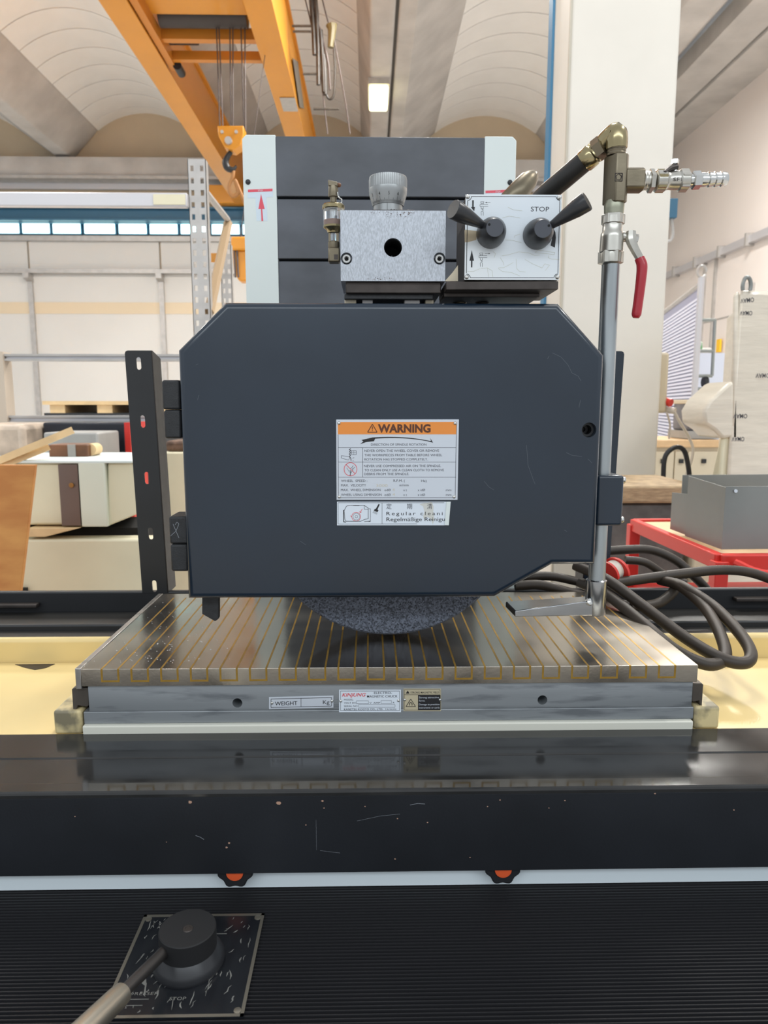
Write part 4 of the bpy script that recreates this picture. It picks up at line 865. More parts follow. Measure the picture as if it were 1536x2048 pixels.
# warning plate on the guard
def W(cx, cy): return (660+cx/5.689, 830+cy/5.687)
def wtxt(s, cx, cy, w_, h_, m, parent, Y, **k):
    x, y = W(cx, cy); return txt(s, x, y, w_/5.689, h_/5.687, Y, m, parent, lift=0.0002, **k)
def wl(b, pts, wd, Y): return dpath(b, [W(*p) for p in pts], wd/5.689, Y)
wp = O('warning_plate', B().prism([at(*W(*p), GY) for p in ((75, 965), (1450, 965), (1466, 50), (70, 52))], (0, -0.0015, 0)), M_LABEL, gd, bevel=0.0004, smooth=False)
Y1 = GY-0.0015
O('warning_band', decal(B(), [W(*p) for p in ((90, 220), (1435, 220), (1445, 78), (88, 80))], Y1), M_INKO, wp, smooth=False)
Y2 = Y1-0.0002
wtxt('WARNING', 545, 196, 600, 92, M_INKBR, wp, Y2, bold=0.04)
b = B(); wl(b, [(428, 196), (482, 104), (536, 196), (428, 196)], 9, Y2); wl(b, [(482, 130), (482, 165)], 9, Y2); wl(b, [(482, 174), (482, 183)], 9, Y2); O('warning_triangle', b, M_INKBR, wp, smooth=False)
b = B()
wl(b, [(92, 222), (96, 940), (1424, 940), (1440, 80)], 5, Y1)
for y_ in (372, 535, 707): wl(b, [(94, y_), (1434, y_)], 4, Y1)
wl(b, [(372, 372), (372, 707)], 4, Y1)
O('print_border', b, M_INKG, wp, smooth=False)
up_ = []; dn = []
for k in range(17):
    t = k/16; x = 500+640*t; y = 262-22*math.sin(math.pi*min(1, t*1.0)*0.62)*1.0+58*t*t
    up_.append((x, y-8+4*t)); dn.append((x, y+8-4*t))
b = B(); decal(b, [W(*p) for p in up_+dn[::-1]], Y1)
decal(b, [W(*p) for p in ((343, 332), (380, 300), (358, 284), (490, 254), (518, 260), (500, 298), (410, 308))], Y1)
decal(b, [W(*p) for p in ((1112, 300), (1150, 292), (1138, 258), (1172, 314))], Y1)
O('rotation_arrow', b, M_INK, wp, smooth=False)
wtxt('DIRECTION OF SPINDLE ROTATION', 466, 349, 632, 27, M_INKG, wp, Y1)
for s, x_, y_, w_ in (('NEVER OPEN THE WHEEL COVER OR REMOVE', 392, 420, 850), ('THE WORKPIECES FROM TABLE BEFORE WHEEL', 392, 469, 885), ('ROTATION HAS STOPPED COMPLETELY.', 392, 518, 722), ('NEVER USE COMPRESSED AIR ON THE SPINDLE.', 388, 593, 875), ('TO CLEAN ONLY USE A CLEAN CLOTH TO REMOVE', 392, 640, 905), ('DEBRIS FROM THE SPINDLE.', 388, 684, 512),
                     ('WHEEL  SPEED :', 126, 762, 298), ('R.P.M. (', 722, 760, 130), ('Hz)', 1038, 762, 62), ('MAX.  VELOCITY', 126, 812, 284), ('m/min', 790, 810, 104), ('MAX.  WHEEL DIMENSION', 124, 866, 452), ('odØ', 620, 866, 70), ('x t', 834, 866, 40), ('x idØ', 998, 866, 84), ('mm', 1318, 866, 62),
                     ('WHEEL USING DIMENSION', 126, 920, 462), ('odØ', 620, 920, 70), ('x t', 834, 920, 40), ('x idØ', 998, 920, 84), ('mm', 1318, 920, 62)):
    wtxt(s, x_, y_, w_, 28, M_INKG, wp, Y1)
b = B()
wl(b, [(128, 463), (200, 470), (228, 480), (212, 512), (180, 505), (128, 488), (128, 463)], 4, Y1)
wl(b, [(248, 405), (298, 405), (298, 452), (248, 452), (248, 405)], 4, Y1); wl(b, [(272, 405), (272, 452)], 3, Y1); wl(b, [(248, 428), (298, 428)], 3, Y1)
wl(b, [(236, 380), (218, 395), (240, 402), (220, 418), (238, 428), (218, 445), (236, 455), (220, 470), (236, 490), (240, 520)], 8, Y1); wl(b, [(255, 492), (275, 484)], 4, Y1); wl(b, [(262, 512), (264, 526)], 4, Y1)
wl(b, [(190, 600), (215, 640), (235, 660), (262, 628), (255, 600)], 3, Y1); wl(b, [(236, 610), (265, 575)], 4, Y1); wl(b, [(250, 622), (285, 590)], 4, Y1); wl(b, [(228, 690), (238, 640), (225, 632)], 8, Y1)
O('pictograms', b, M_INKG, wp, smooth=False)
b = B(); wl(b, [(233+73*math.cos(a*math.pi/16), 617+75*math.sin(a*math.pi/16)) for a in range(33)], 6, Y1); wl(b, [(182, 562), (286, 668)], 6, Y1); O('ban_ring', b, M_INKR, wp, smooth=False)
for s, x_, y_, w_ in (('3000', 525, 818, 130), ('4', 710, 866, 26), ('4', 712, 920, 26)): wtxt(s, x_, y_, w_, 34, mat('worn_print', (0.60, 0.55, 0.44), 0.5), wp, Y1)
for p in ((102, 92), (1424, 94), (106, 930), (1412, 930)): rivet(*W(*p), 3.6, Y1, wp)
# cleaning sticker below it
ck2 = O('cleaning_sticker', B().prism([at(*W(*p), GY) for p in ((80, 1254), (1350, 1254), (1375, 985), (1330, 985), (80, 985))], (0, -0.0006, 0)), M_LABELW, gd, smooth=False)
Y3 = GY-0.0006
O('torn_edge', B().hexa([at(*W(*p), GY-0.0004) for p in ((1306, 1250), (1352, 1254))]+[at(*W(*p), GY-0.003) for p in ((1352, 1254), (1306, 1250))]+[at(*W(*p), GY-0.0004) for p in ((1320, 985), (1374, 985))]+[at(*W(*p), GY-0.003) for p in ((1370, 985), (1330, 985))]), M_WHITEP, ck2, smooth=False)
O('torn_patch', decal(B(), [W(*p) for p in ((1160, 990), (1178, 1040), (1175, 1100), (1188, 1180), (1170, 1245), (1150, 1180), (1105, 1160), (1070, 1185), (1060, 1150), (1075, 1100), (1060, 1040), (1020, 1015), (1075, 1000))], Y3, 0.0001), mat('torn_paper', (0.62, 0.62, 0.58), 0.6), ck2, smooth=False)
b = B(); wl(b, [(1300, 998), (92, 998), (92, 1240), (990, 1238)], 3.5, Y3); wl(b, [(592, 998), (592, 1238)], 3.5, Y3)
wl(b, [(185, 1210), (170, 1190), (160, 1090), (185, 1040), (205, 1028), (390, 1028), (435, 1058), (435, 1180), (400, 1185), (350, 1208), (185, 1208)], 5, Y3); wl(b, [(390, 1028), (390, 1072), (435, 1072)], 4, Y3)
for k in (300, ): wl(b, [(k+15*math.cos(a*math.pi/8), 1156+15*math.sin(a*math.pi/8)) for a in range(17)], 3, Y3); wl(b, [(k+38*math.cos(a*math.pi/12), 1156+38*math.sin(a*math.pi/12)) for a in range(25)], 3, Y3)
wl(b, [(155, 1080), (155, 1215), (182, 1218)], 9, Y3); wl(b, [(442, 1066), (460, 1066), (460, 1210), (440, 1212)], 4, Y3); wl(b, [(390, 1212), (460, 1206)], 5, Y3); wl(b, [(265, 1030), (335, 1030)], 7, Y3)
decal(b, [W(*p) for p in ((552, 1012), (566, 1018), (540, 1075), (552, 1082), (540, 1105), (498, 1088), (508, 1070), (522, 1066))], Y3)
for k in range(5): wl(b, [(500+k*9, 1094+k*4), (486+k*11, 1112+k*5)], 3, Y3)
O('sticker_print', b, M_INK, ck2, smooth=False)
b = B(); wl(b, [(298+50*math.cos(a*math.pi/14), 1156+50*math.sin(a*math.pi/14)) for a in range(29)], 5, Y3); wl(b, [(368, 1068), (345, 1104)], 5, Y3); wl(b, [(336, 1098), (345, 1110), (358, 1102)], 5, Y3); wl(b, [(232, 1146), (250, 1156)], 5, Y3); O('red_marks', b, M_INKR, ck2, smooth=False)
for s, x_ in (('定', 642), ('期', 876), ('清', 1104)): wtxt(s, x_, 1064, 58, 50, M_INKG, ck2, Y3)
wtxt('Regular cleani', 642, 1140, 640, 42, M_INK, ck2, Y3, spacing=1.35); wtxt('Regelmäßige Reinigu', 642, 1208, 665, 46, M_INK, ck2, Y3)
# ---- dresser block on top of the guard
BYF = 1.02
def Pb(px, py, Y=BYF): return at(px, py, Y)
db = T('dresser_block', 'speckled steel wheel dresser block with a bore and graduated dial', 'dresser', (0.03, 1.08, Pb(786, 600).z))
bx0, bx1 = Pb(681, 490).x, Pb(891, 490).x; bz0, bz1 = Pb(786, 562).z, Pb(786, 421).z
bk = O('block', B().box(bx0, bx1, BYF, BYF+0.115, bz0, bz1), M_BLOCK, db)
hc = Pb(786, 495); cut(bk, B().cyl((hc.x, BYF-0.02, hc.z), (hc.x, BYF+0.06, hc.z), 0.0122))
O('bore_liner', B().lathe((hc.x, BYF+0.006, hc.z), (0, 1, 0), [(0, 0.0119), (0.052, 0.0119), (0.052, 0.001)], 28, cap=False), M_VOID, db)
for px, py in ((693, 517), (879, 517)):
    c = Pb(px, py); cut(bk, B().cyl((c.x, BYF-0.02, c.z), (c.x, BYF+0.012, c.z), 0.0079, seg=28))
    s = O('cap_screw', B().lathe((c.x, BYF+0.0119, c.z), (0, -1, 0), [(0, 0.0062), (0.010, 0.0062), (0.0112, 0.0054), (0.0112, 0.0031), (0.006, 0.0029)], 24), M_CHROME, db)
    O('hex_socket', B().lathe((c.x, BYF+0.0055, c.z), (0, -1, 0), [(0, 0.0029), (0.0006, 0.0029)], 6), M_VOID, s)
O('slide_plate', B().box(Pb(691, 575).x, Pb(883, 575).x, BYF+0.006, BYF+0.11, Pb(0, 583).z, bz0), M_DARKSTEEL, db, bevel=0.0015)
O('slide_base', B().box(Pb(688, 585).x, Pb(868, 585).x, BYF+0.012, BYF+0.11, Pb(0, 594).z, Pb(0, 583).z), M_HINGE, db, bevel=0.001)
gz = at(786, 605, 1.03).z
for px0, px1 in ((688, 712), (724, 746), (810, 842), (853, 870)):
    O('spacer', B().box(Pb(px0, 600).x, Pb(px1, 600).x, BYF+0.02, BYF+0.09, gz-0.004, Pb(0, 593).z), M_CAB if px0 in (688, 853) else M_GALV, db, bevel=0.001)
# chips and wear marks on the block face
b = B(); rs = random.Random(11)
for k in range(46):
    x = rs.choice((rs.gauss(800, 18), rs.uniform(735, 830))); y = 423+abs(rs.gauss(0, 6)); s = rs.uniform(0.5, 1.4)
    decal(b, [(x+s*math.cos(a*1.26)*rs.uniform(0.5, 1.2), y+s*math.sin(a*1.26)*rs.uniform(0.5, 1.2)) for a in range(5)], BYF, 0.00008)
for k in range(22):
    x = rs.gauss(760, 12); y = 560-abs(rs.gauss(0, 3)); s = rs.uniform(0.5, 1.3)
    decal(b, [(x+s*math.cos(a*1.26)*rs.uniform(0.5, 1.2), y+s*math.sin(a*1.26)*rs.uniform(0.5, 1.2)) for a in range(5)], BYF, 0.00008)
o = O('wear_pits', b, mat('pit_brown', (0.12, 0.08, 0.065), 0.7), bk, smooth=False); o['kind'] = 'stuff'
# dial
DYC = 1.08
dc = at(776, 410, DYC); kd = mpp(776, 400, DYC)
O('dial_flange', B().prism([Vector((at(x, 420, 1.05).x, 1.045, z)) for x, z in ((740, bz1), (830, bz1), (828, bz1+0.0075), (744, bz1+0.0075))], (0, 0.07, 0)), M_DARKSTEEL, db, bevel=0.0008)
zf = bz1+0.0075
def zd(py): return at(776, py, DYC-0.03).z
O('sleeve', B().lathe((dc.x, DYC, zf), (0, 0, 1), [(0, 29*kd), (zd(388)-zf, 29*kd)], 48), M_CHROME if False else mat('satin_alu', (0.34, 0.35, 0.35), 0.36, 0.8), db)
dl = O('dial', B().lathe((dc.x, DYC, 0), (0, 0, 1), [(zd(401), 30.5*kd), (zd(401), 31*kd), (zd(378), 37.5*kd), (zd(370), 38.2*kd), (zd(366), 38*kd)], 64), MATS['satin_alu'], db)
O('knurled_rim', B().lathe((dc.x, DYC, 0), (0, 0, 1), [(zd(366), 37.5*kd), (zd(365.5), 38.2*kd), (zd(348), 38.2*kd), (zd(342), 37*kd), (zd(341), 33*kd)], 128, knurl=(1, 2)), MATS['satin_alu'], dl)
# graduations on the dial cone and its numbers, on the sleeve the zero line
def cone_pt(ang, t, lift=0.00015):     # t: 0 at the lower rim, 1 at the upper edge of the cone
    r = (31*(1-t)+37.5*t)*kd+lift; z = zd(401)*(1-t)+zd(378)*t
    return Vector((dc.x+r*math.sin(ang), DYC-r*math.cos(ang), z))
b = B()
for k in range(-24, 25):
    a = math.radians(k*3.05+1.3); h = 0.55 if (k-0) % 10 == 0 else (0.38 if k % 5 == 0 else 0.24); wd = 0.0055
    b.prism([cone_pt(a-wd, 0.04), cone_pt(a+wd, 0.04), cone_pt(a+wd, h), cone_pt(a-wd, h)], (0, -0.0001, 0))
o = O('graduations', b, M_INK, dl, smooth=False); o['kind'] = 'stuff'
for s, k in (('3', -20), ('4', -10), ('5', 0), ('6', 10)):
    a = math.radians(k*3.05+1.3+15.25); a = math.radians((k+5)*3.05+1.3)-math.radians(15.25*0)
    me = text_mesh(s); w_ = max(v.co.x for v in me.vertices); h_ = 0.30
    map_mesh(me, lambda u, v, t: cone_pt(math.radians(k*3.05+1.3)+(u-w_/2)*0.19, 0.62+v/0.73*h_, 0.0003))
    link('numeral', me, M_INK, dl, smooth=False)
p = Vector((dc.x-0.0015, DYC-29*kd, zf)); b = B().box(p.x-0.0002, p.x+0.0002, p.y-0.0002, p.y, zf, zd(390)); O('zero_line', b, M_INK, dl, smooth=False)
for s, x_, w_, h_ in (('0.01', 780, 12, 4.4), ('-xx-', 763, 11, 2.2)):
    me = text_mesh(s); mw = max(v.co.x for v in me.vertices)
    def sl(u, v, t, x_=x_, w_=w_, h_=h_, mw=mw):
        dx = (x_-776+u/mw*w_)*kd; dy = math.sqrt(max(0, (29*kd)**2-dx*dx)); return Vector((dc.x+dx, DYC-dy-0.0003, zf+0.0018+v/0.73*h_*kd))
    link('numeral', map_mesh(me, sl), M_INK, dl, smooth=False)
# ---- drip oiler beside the block
OY = 1.045
oc = at(667, 430, OY); ko = mpp(667, 440, OY)
def zo(py): return at(667, py, OY).z
ol = T('drip_oiler', 'glass drip oiler with brass collars beside the dresser block', 'oiler', (oc.x, OY, zo(530)))
def ring_(name, prof, m, seg=28, knurl=None): return O(name, B().lathe((oc.x, OY, 0), (0, 0, 1), [(zo(y), r*ko) for y, r in prof], seg, knurl=knurl), m, ol)
O('elbow_body', B().box(oc.x-11*ko, oc.x+12.5*ko, OY-0.009, OY+0.009, zo(526), zo(497)), M_BRONZE, ol, bevel=0.002)
q = at(672, 514, OY-0.009); O('stamp', B().box(q.x-4*ko, q.x+4*ko, OY-0.0093, OY-0.009, q.z-5*ko, q.z+5*ko), M_DARKSTEEL, ol, smooth=False)
ring_('collar_nut', [(497, 11), (494, 12), (485, 12), (483, 9)], M_BRONZE, 24, (1, 2))
ring_('sight_glass', [(484, 7.5), (468, 7.5)], M_GLASS); 
for s in (-1, 1): O('sight_cage', B().box(oc.x+s*8*ko-0.0015, oc.x+s*8*ko+0.0015, OY-0.004, OY+0.004, zo(484), zo(467)), M_BRONZE, ol)
ring_('lower_collar', [(466, 12), (461, 14), (456, 20.5), (452, 21)], M_YZINC)
g = ring_('glass_cup', [(453, 20), (419, 20.5)], M_GLASS)
ring_('oil', [(452, 17), (441, 17)], M_OIL); ring_('inner_tube', [(449, 5), (421, 5)], M_CHROME)
ring_('upper_collar', [(419.5, 21), (418, 22.5), (412, 22.5), (409, 20), (406, 6)], M_YZINC)
ring_('stem', [(407, 6.5), (392, 6.5)], M_BRONZE); ring_('adjuster', [(394, 10), (392, 10.5), (374, 9.5), (372, 9)], M_BRONZE, 36, (1, 2))
O('toggle', B().prism([Vector((at(x, y, OY).x, OY-0.006, at(x, y, OY).z)) for x, y in ((656, 362), (675, 366), (676, 374), (657, 374))], (0, 0.012, 0)), M_BRONZE, ol, bevel=0.001)
q = at(678, 370, OY); O('toggle_ball', B().lathe((q.x-0.003, OY, q.z), (1, 0, 0), [(0, 0.001), (0.001, 0.0025), (0.003, 0.003), (0.005, 0.0025), (0.006, 0.0008)], 12), M_RUST, ol)
O('spring_wire', B().tube([at(675, 384, OY-0.006), at(677, 394, OY-0.006), at(683, 399, OY-0.006), at(683, 406, OY-0.006), at(679, 408, OY-0.006)], 0.0009, 6), M_CHROME, ol)
# ---- valve box with two levers
VY = 1.0
def Pv(px, py, Y=VY): return at(px, py, Y)
vb_ = T('valve_box', 'silver control box with two black ball levers and STOP lettering', 'control box', (Pv(1025, 560).x, VY, Pv(1025, 562).z))
vx0, vx1 = Pv(930, 475).x, Pv(1121, 475).x; vz0, vz1 = Pv(1025, 560).z, Pv(1025, 389).z
O('box', B().box(vx0+0.001, vx1-0.001, VY+0.002, VY+0.105, vz0, vz1-0.001), M_DARKSTEEL, vb_, bevel=0.001)
fpv = O('face_plate', B().box(vx0, vx1, VY, VY+0.0018, vz0, vz1), M_FACE, vb_, bevel=0.0004)
def Wv(cx, cy): return (920+cx/7.314, 380+cy/7.316)
b = B()
def vl(b, pts, wd): return dpath(b, [Wv(*p) for p in pts], wd/7.315, VY)
vl(b, [(165, 95), (1405, 98)], 8); vl(b, [(1460, 160), (1432, 1222)], 8); vl(b, [(1368, 1284), (150, 1284)], 8); vl(b, [(94, 1215), (112, 155)], 9)
for cx, cy, s in ((112, 98, 0), (1462, 98, 90), (1430, 1284, 180), (94, 1284, 270)):
    vl(b, [(cx+55*math.cos(math.radians(s+k*15)), cy+55*math.sin(math.radians(s+k*15))) for k in range(7)], 8)
decal(b, [Wv(*p) for p in ((178, 150), (202, 150), (200, 248), (218, 248), (208, 310), (188, 290), (160, 248), (178, 248))], VY)
decal(b, [Wv(*p) for p in ((172, 880), (205, 1035), (182, 1035), (180, 1132), (160, 1132), (160, 1035), (138, 1035))], VY)
for dy in (0, 750):
    dx = 0 if dy == 0 else -14
    vl(b, [(302+dx, 172+dy), (350+dx, 172+dy), (345+dx, 196+dy), (306+dx, 196+dy), (302+dx, 172+dy)], 4); vl(b, [(410+dx, 212+dy), (292+dx, 212+dy), (292+dx, 240+dy), (412+dx, 240+dy)], 4)
    vl(b, [(312+dx, 196+dy), (312+dx, 212+dy)], 3); vl(b, [(342+dx, 196+dy), (342+dx, 212+dy)], 3)
    vl(b, [(308+dx, 244+dy), (312+dx, 276+dy), (340+dx, 276+dy), (342+dx, 244+dy)], 4); vl(b, [(340+dx, 284+dy), (320+dx, 290+dy), (345+dx, 300+dy)], 4); vl(b, [(312+dx, 372+dy), (308+dx, 320+dy), (322+dx, 308+dy), (342+dx, 320+dy), (340+dx, 374+dy)], 4)
    if dy == 0: vl(b, [(372, 183), (445, 183)], 4); decal(b, [Wv(*p) for p in ((368, 183), (392, 174), (392, 192))], VY)
    else: vl(b, [(362, 931), (425, 931)], 4); decal(b, [Wv(*p) for p in ((440, 931), (420, 922), (420, 940))], VY)
decal(b, [Wv(*p) for p in ((1365, 560), (1395, 620), (1402, 700), (1388, 842), (1325, 815), (1345, 720), (1350, 640))], VY)
O('face_print', b, M_INK, fpv, smooth=False)
x, y = Wv(1035, 312); txt('STOP', x, y, 268/7.314, 68/7.316, VY, M_INKG, fpv, lift=0.0002)
b = B()
for pts in (((560, 1140), (640, 1135), (720, 1095), (780, 1060)), ((560, 1150), (620, 1190), (760, 1210), (880, 1258)), ((610, 965), (700, 950), (860, 905), (1000, 920), (1100, 960), (1165, 950)), ((820, 1010), (830, 1150), (870, 1190), (960, 1200)), ((1095, 915), (1140, 880), (1390, 915), (1380, 945), (1290, 935), (1100, 918)), ((1300, 960), (1290, 990), (1340, 1010), (1450, 1020)), ((950, 1015), (1060, 1080), (1200, 1140), (1240, 1080), (1310, 1100), (1245, 1180)), ((700, 250), (780, 290), (910, 305)), ((620, 410), (720, 380), (880, 410)), ((660, 730), (760, 735), (900, 770)), ((790, 700), (800, 670), (880, 645)), ((110, 1190), (200, 1190), (290, 1150)), ((400, 1140), (420, 1270)), ((300, 1150), (400, 1140), (470, 1180), (480, 1270)), ((500, 990), (520, 930), (480, 900)), ((590, 990), (640, 1070), (640, 1100))):
    vl(b, pts, 3.5)
o = O('lacquer_cracks', b, mat('lacquer_tan', (0.52, 0.52, 0.42), 0.5), fpv, smooth=False); o['kind'] = 'stuff'
O('oil_stain', decal(B(), [Wv(*p) for p in ((80, 580), (240, 600), (240, 730), (110, 765), (68, 765), (66, 590))], VY, 0.0001), mat('stain_tan', (0.46, 0.38, 0.26), 0.4), fpv, smooth=False)
for p in ((112, 98), (1450, 112), (1424, 1272), (98, 1272)): rivet(*Wv(*p), 4.6, VY, fpv)
for (px, py), (hx, hy_), (ex, ey), sgn in (((981, 468), (962, 447), (906, 418), -1), ((1074, 470), (1104, 445), (1175, 402), 1)):
    c = Pv(px, py); k = mpp(px, py, VY)
    hb_ = O('lever_hub', B().lathe((c.x, VY, c.z), (0, -1, 0), [(0, 28.5*k), (0.008, 28.5*k), (0.020, 26*k), (0.032, 18.5*k), (0.0335, 17*k)], 40), M_PLASTIC, vb_)
    O('hub_face', B().lathe((c.x, VY-0.0335, c.z), (0, -1, 0), [(0, 16.8*k), (0.0006, 16.5*k)], 32), M_PLASTICF, hb_)
    O('pin_hole', B().cyl((c.x+sgn*11*k, VY-0.0341, c.z+6*k), (c.x+sgn*11*k, VY-0.0345, c.z+6*k), 2.4*k, seg=12), M_VOID, hb_)
    a = Vector((c.x+sgn*14*k, VY-0.019, c.z+7*k)); e = at(ex, ey, VY-0.047); d = e-a; L = d.length
    O('lever_handle', B().lathe(a, d, [(0, 0.0042), (L*0.2, 0.0058), (L*0.72, 0.0112), (L*0.97, 0.0122), (L, 0.0115), (L, 0.004)], 28), M_PLASTIC, vb_)
bz_ = Pv(1000, 562).z
O('bracket', B().prism([Vector((Pv(x, 570).x, y_, bz_)) for x, y_ in ((893, VY+0.004), (1116, VY-0.002), (1116, VY+0.105), (893, VY+0.105))], (0, 0, -0.011)), M_DARKSTEEL, vb_, bevel=0.001)
O('bracket_rib', B().box(Pv(893, 580).x, Pv(1090, 580).x, VY+0.03, VY+0.10, bz_-0.0165, bz_-0.011), M_DARKSTEEL, vb_, bevel=0.001)
O('gusset', B().prism([Pv(905, 545, VY+0.02), Pv(916, 530, VY+0.02), Pv(916, 562, VY+0.02), Pv(890, 562, VY+0.02)], (0, 0.004, 0)), M_CAB, vb_)
# small pipes under the bracket
for px, m_, lb in ((905, M_BRONZE, 'small bronze pipe bend, left of the two under the control box bracket'), (950, M_HOSE, 'dark braided pipe, right of the two under the control box bracket')):
    tag(O('pipe_bend', B().tube([at(px, 585, 1.09), at(px+3, 597, 1.085), at(px+18, 604, 1.085), at(px+30, 588, 1.09)], 0.006, 10), m_), lb, 'pipe')
# ---- coolant pipe with fittings
PY = 1.06
def Pp(px, py, Y=PY): return at(px, py, Y)
kp = mpp(1225, 600, PY)
cp = T('coolant_pipe', 'steel coolant pipe with tee, two ball valves and flat nozzle', 'pipe', tuple(Pp(1193, 1228)))
def lat(name, a, b_, prof, m, seg=24, parent=None, **k):   # prof: (fraction, radius px) between two pixel points
    A = Pp(*a) if len(a) == 2 else Vector(a); Bv = Pp(*b_) if len(b_) == 2 else Vector(b_); L = (Bv-A).length
    return O(name, B().lathe(A, Bv-A, [(f*L, r*kp) for f, r in prof], seg, **k), m, parent or cp)
lat('pipe', (1222, 526), (1193, 1170), [(0, 17.5), (1, 17.5)], M_PIPE)
# lower ball valve
bv = lat('ball_valve', (1226, 432), (1221, 530), [(0, 17), (0.02, 20.5), (0.16, 21), (0.17, 19), (0.32, 19), (0.36, 21.5), (0.44, 22), (0.62, 22.5), (0.74, 23), (0.76, 21.5), (0.80, 22), (0.96, 22), (1, 17)], M_VALVE, 32)
lat('hex_nut', (1227, 428), (1226, 450), [(0, 20), (0.08, 22.5), (0.92, 22.5), (1, 20)], M_VALVE, 6, bv); lat('hex_nut', (1222, 502), (1221, 528), [(0, 22), (0.06, 24.5), (0.94, 24.5), (1, 22)], M_VALVE, 6, bv)
O('stem_boss', B().cyl(Pp(1243, 473), Pp(1262, 476), 9*kp), M_VALVE, bv); lat('stem_nut', (1262, 476), (1275, 478), [(0, 9), (1, 9)], M_CHROME, 6, bv)
b = B(); path = [(1258, 466), (1264, 480), (1268, 494), (1277, 512)]; 
O('handle_plate', B().tube([Pp(1262, 464, PY-0.004), Pp(1262, 480, PY-0.006), Pp(1268, 496, PY-0.008), Pp(1280, 518, PY-0.010)], 0, 8, radii=[10*kp, 11*kp, 9*kp, 8*kp]), M_VALVE, bv)
O('red_handle', B().tube([Pp(1279, 516, PY-0.010), Pp(1284, 532, PY-0.011), Pp(1282, 560, PY-0.012), Pp(1277, 600, PY-0.012), Pp(1273, 628, PY-0.012), Pp(1272, 636, PY-0.012)], 0, 16, radii=[9.5*kp, 10.5*kp, 10*kp, 9.5*kp, 9.5*kp, 6*kp]), M_RED, bv)
lat('nipple', (1229, 402), (1227, 436), [(0, 17), (0.25, 19.5), (0.5, 19), (1, 18)], mat('green_brass', (0.34, 0.34, 0.26), 0.4, 0.9), 24)
# tee
tz0, tz1 = Pp(1230, 408).z, Pp(1230, 312).z; tc = Pp(1231, 360)
tee = O('tee', B().prism([(tc.x+x*kp, PY+y*kp, tz0) for x, y in ((-20, 4), (-20, 14), (-8, 22), (14, 22), (20, 12), (20, -12), (14, -20), (-6, -22))], (0, 0, tz1-tz0)), M_BRONZE, cp, bevel=0.0015)
O('tee_branch', B().prism([(tc.x+16*kp, PY+y*kp, tc.z+z*kp) for y, z in ((-18, -16), (-10, -22), (12, -22), (20, -14), (20, 14), (12, 20), (-12, 20), (-18, 14))], (36*kp, 0, 0)), M_BRONZE, tee, bevel=0.0012)
q = Vector((tc.x-1*kp, PY-21.6*kp, tc.z-1*kp))
b = B()
for n_, r_ in ((4, 10), (5, 6)):
    pts = [(math.cos(2*math.pi*k/n_+math.pi/4 if n_ == 4 else 2*math.pi*k/n_+math.pi/2)*r_*kp, math.sin(2*math.pi*k/n_+math.pi/4 if n_ == 4 else 2*math.pi*k/n_+math.pi/2)*r_*kp) for k in range(n_)]
    for (u0, v0), (u1, v1) in zip(pts, pts[1:]+pts[:1]): b.cyl(q+Vector((u0, 0, v0)), q+Vector((u1, 0, v1)), 0.0005, seg=5)
O('pentagon_stamp', b, M_DARKSTEEL, tee)
# elbow and hose to the left rear
lat('elbow_thread', (1232, 312), (1233, 292), [(0, 17.5), (0.15, 18.5), (0.3, 17.5), (0.45, 18.5), (0.6, 17.5), (0.75, 18.5), (0.9, 17.5), (1, 18)], M_BRONZE)
O('elbow', B().tube([Pp(1233, 298), Pp(1233, 280), Pp(1231, 268, PY+0.002), Pp(1218, 276, PY+0.008), Pp(1206, 288, PY+0.014)], 0, 10, 5, radii=[20.5*kp, 21.5*kp, 21*kp, 20*kp, 18*kp]), M_YZINC, cp)
lat('hose_nut', tuple(Pp(1208, 290, PY+0.012)), tuple(Pp(1190, 304, PY+0.020)), [(0, 19), (0.1, 22), (0.9, 22), (1, 20)], M_BRONZE, 6)
lat('hose_ferrule', tuple(Pp(1192, 303, PY+0.019)), tuple(Pp(1168, 324, PY+0.030)), [(0, 19.5), (0.08, 21.5), (0.2, 20), (0.3, 22), (0.9, 22), (1, 21)], M_YZINC)
O('rubber_hose', B().tube([Pp(1172, 320, PY+0.028), Pp(1130, 356, PY+0.05), Pp(1090, 390, PY+0.075), Pp(1055, 425, PY+0.10)], 20.5*kp, 20), M_HOSEBLK, cp)
# side branch to the right with small valve
lat('branch_thread', (1282, 361), (1300, 362), [(0, 14), (0.15, 18), (0.3, 17), (0.45, 18), (0.6, 17), (0.75, 18), (1, 15)], M_VALVE)
lat('branch_nut', (1296, 362), (1307, 362), [(0, 19), (0.15, 22), (0.85, 22), (1, 19)], M_VALVE, 6)
sv = lat('side_valve', (1308, 362), (1378, 361), [(0, 12), (0.03, 18), (0.05, 20), (0.30, 20), (0.34, 17.5), (0.42, 16.5), (0.55, 17.5), (0.68, 17.5), (0.72, 20), (0.93, 20), (1, 13)], M_VALVE, 24)
lat('hex_end', (1311, 362), (1330, 362), [(0, 19), (0.08, 21.5), (0.92, 21.5), (1, 19)], M_YZINC, 6, sv); lat('hex_end', (1358, 361), (1376, 361), [(0, 19), (0.08, 21.5), (0.92, 21.5), (1, 17)], M_VALVE, 6, sv)
lat('valve_stem', (1349, 345), (1350, 328), [(0, 5), (1, 4)], M_CHROME, 12, sv); lat('stem_nut', (1350, 328), (1351, 319), [(0, 7.5), (1, 7)], M_CHROME, 6, sv)
O('small_handle', B().tube([Pp(1352, 334), Pp(1340, 337, PY-0.004), Pp(1329, 345, PY-0.010)], 0, 8, radii=[7*kp, 6*kp, 4*kp]), M_DARKSTEEL, sv)
for s_, i_ in (('S', 0), ('F', 1), ('T', 2)):
    x_ = 1347+i_*7
    txt(s_, x_, 362, 5, 7, PY-17.8*kp, M_DARKSTEEL, sv, bold=0.008)
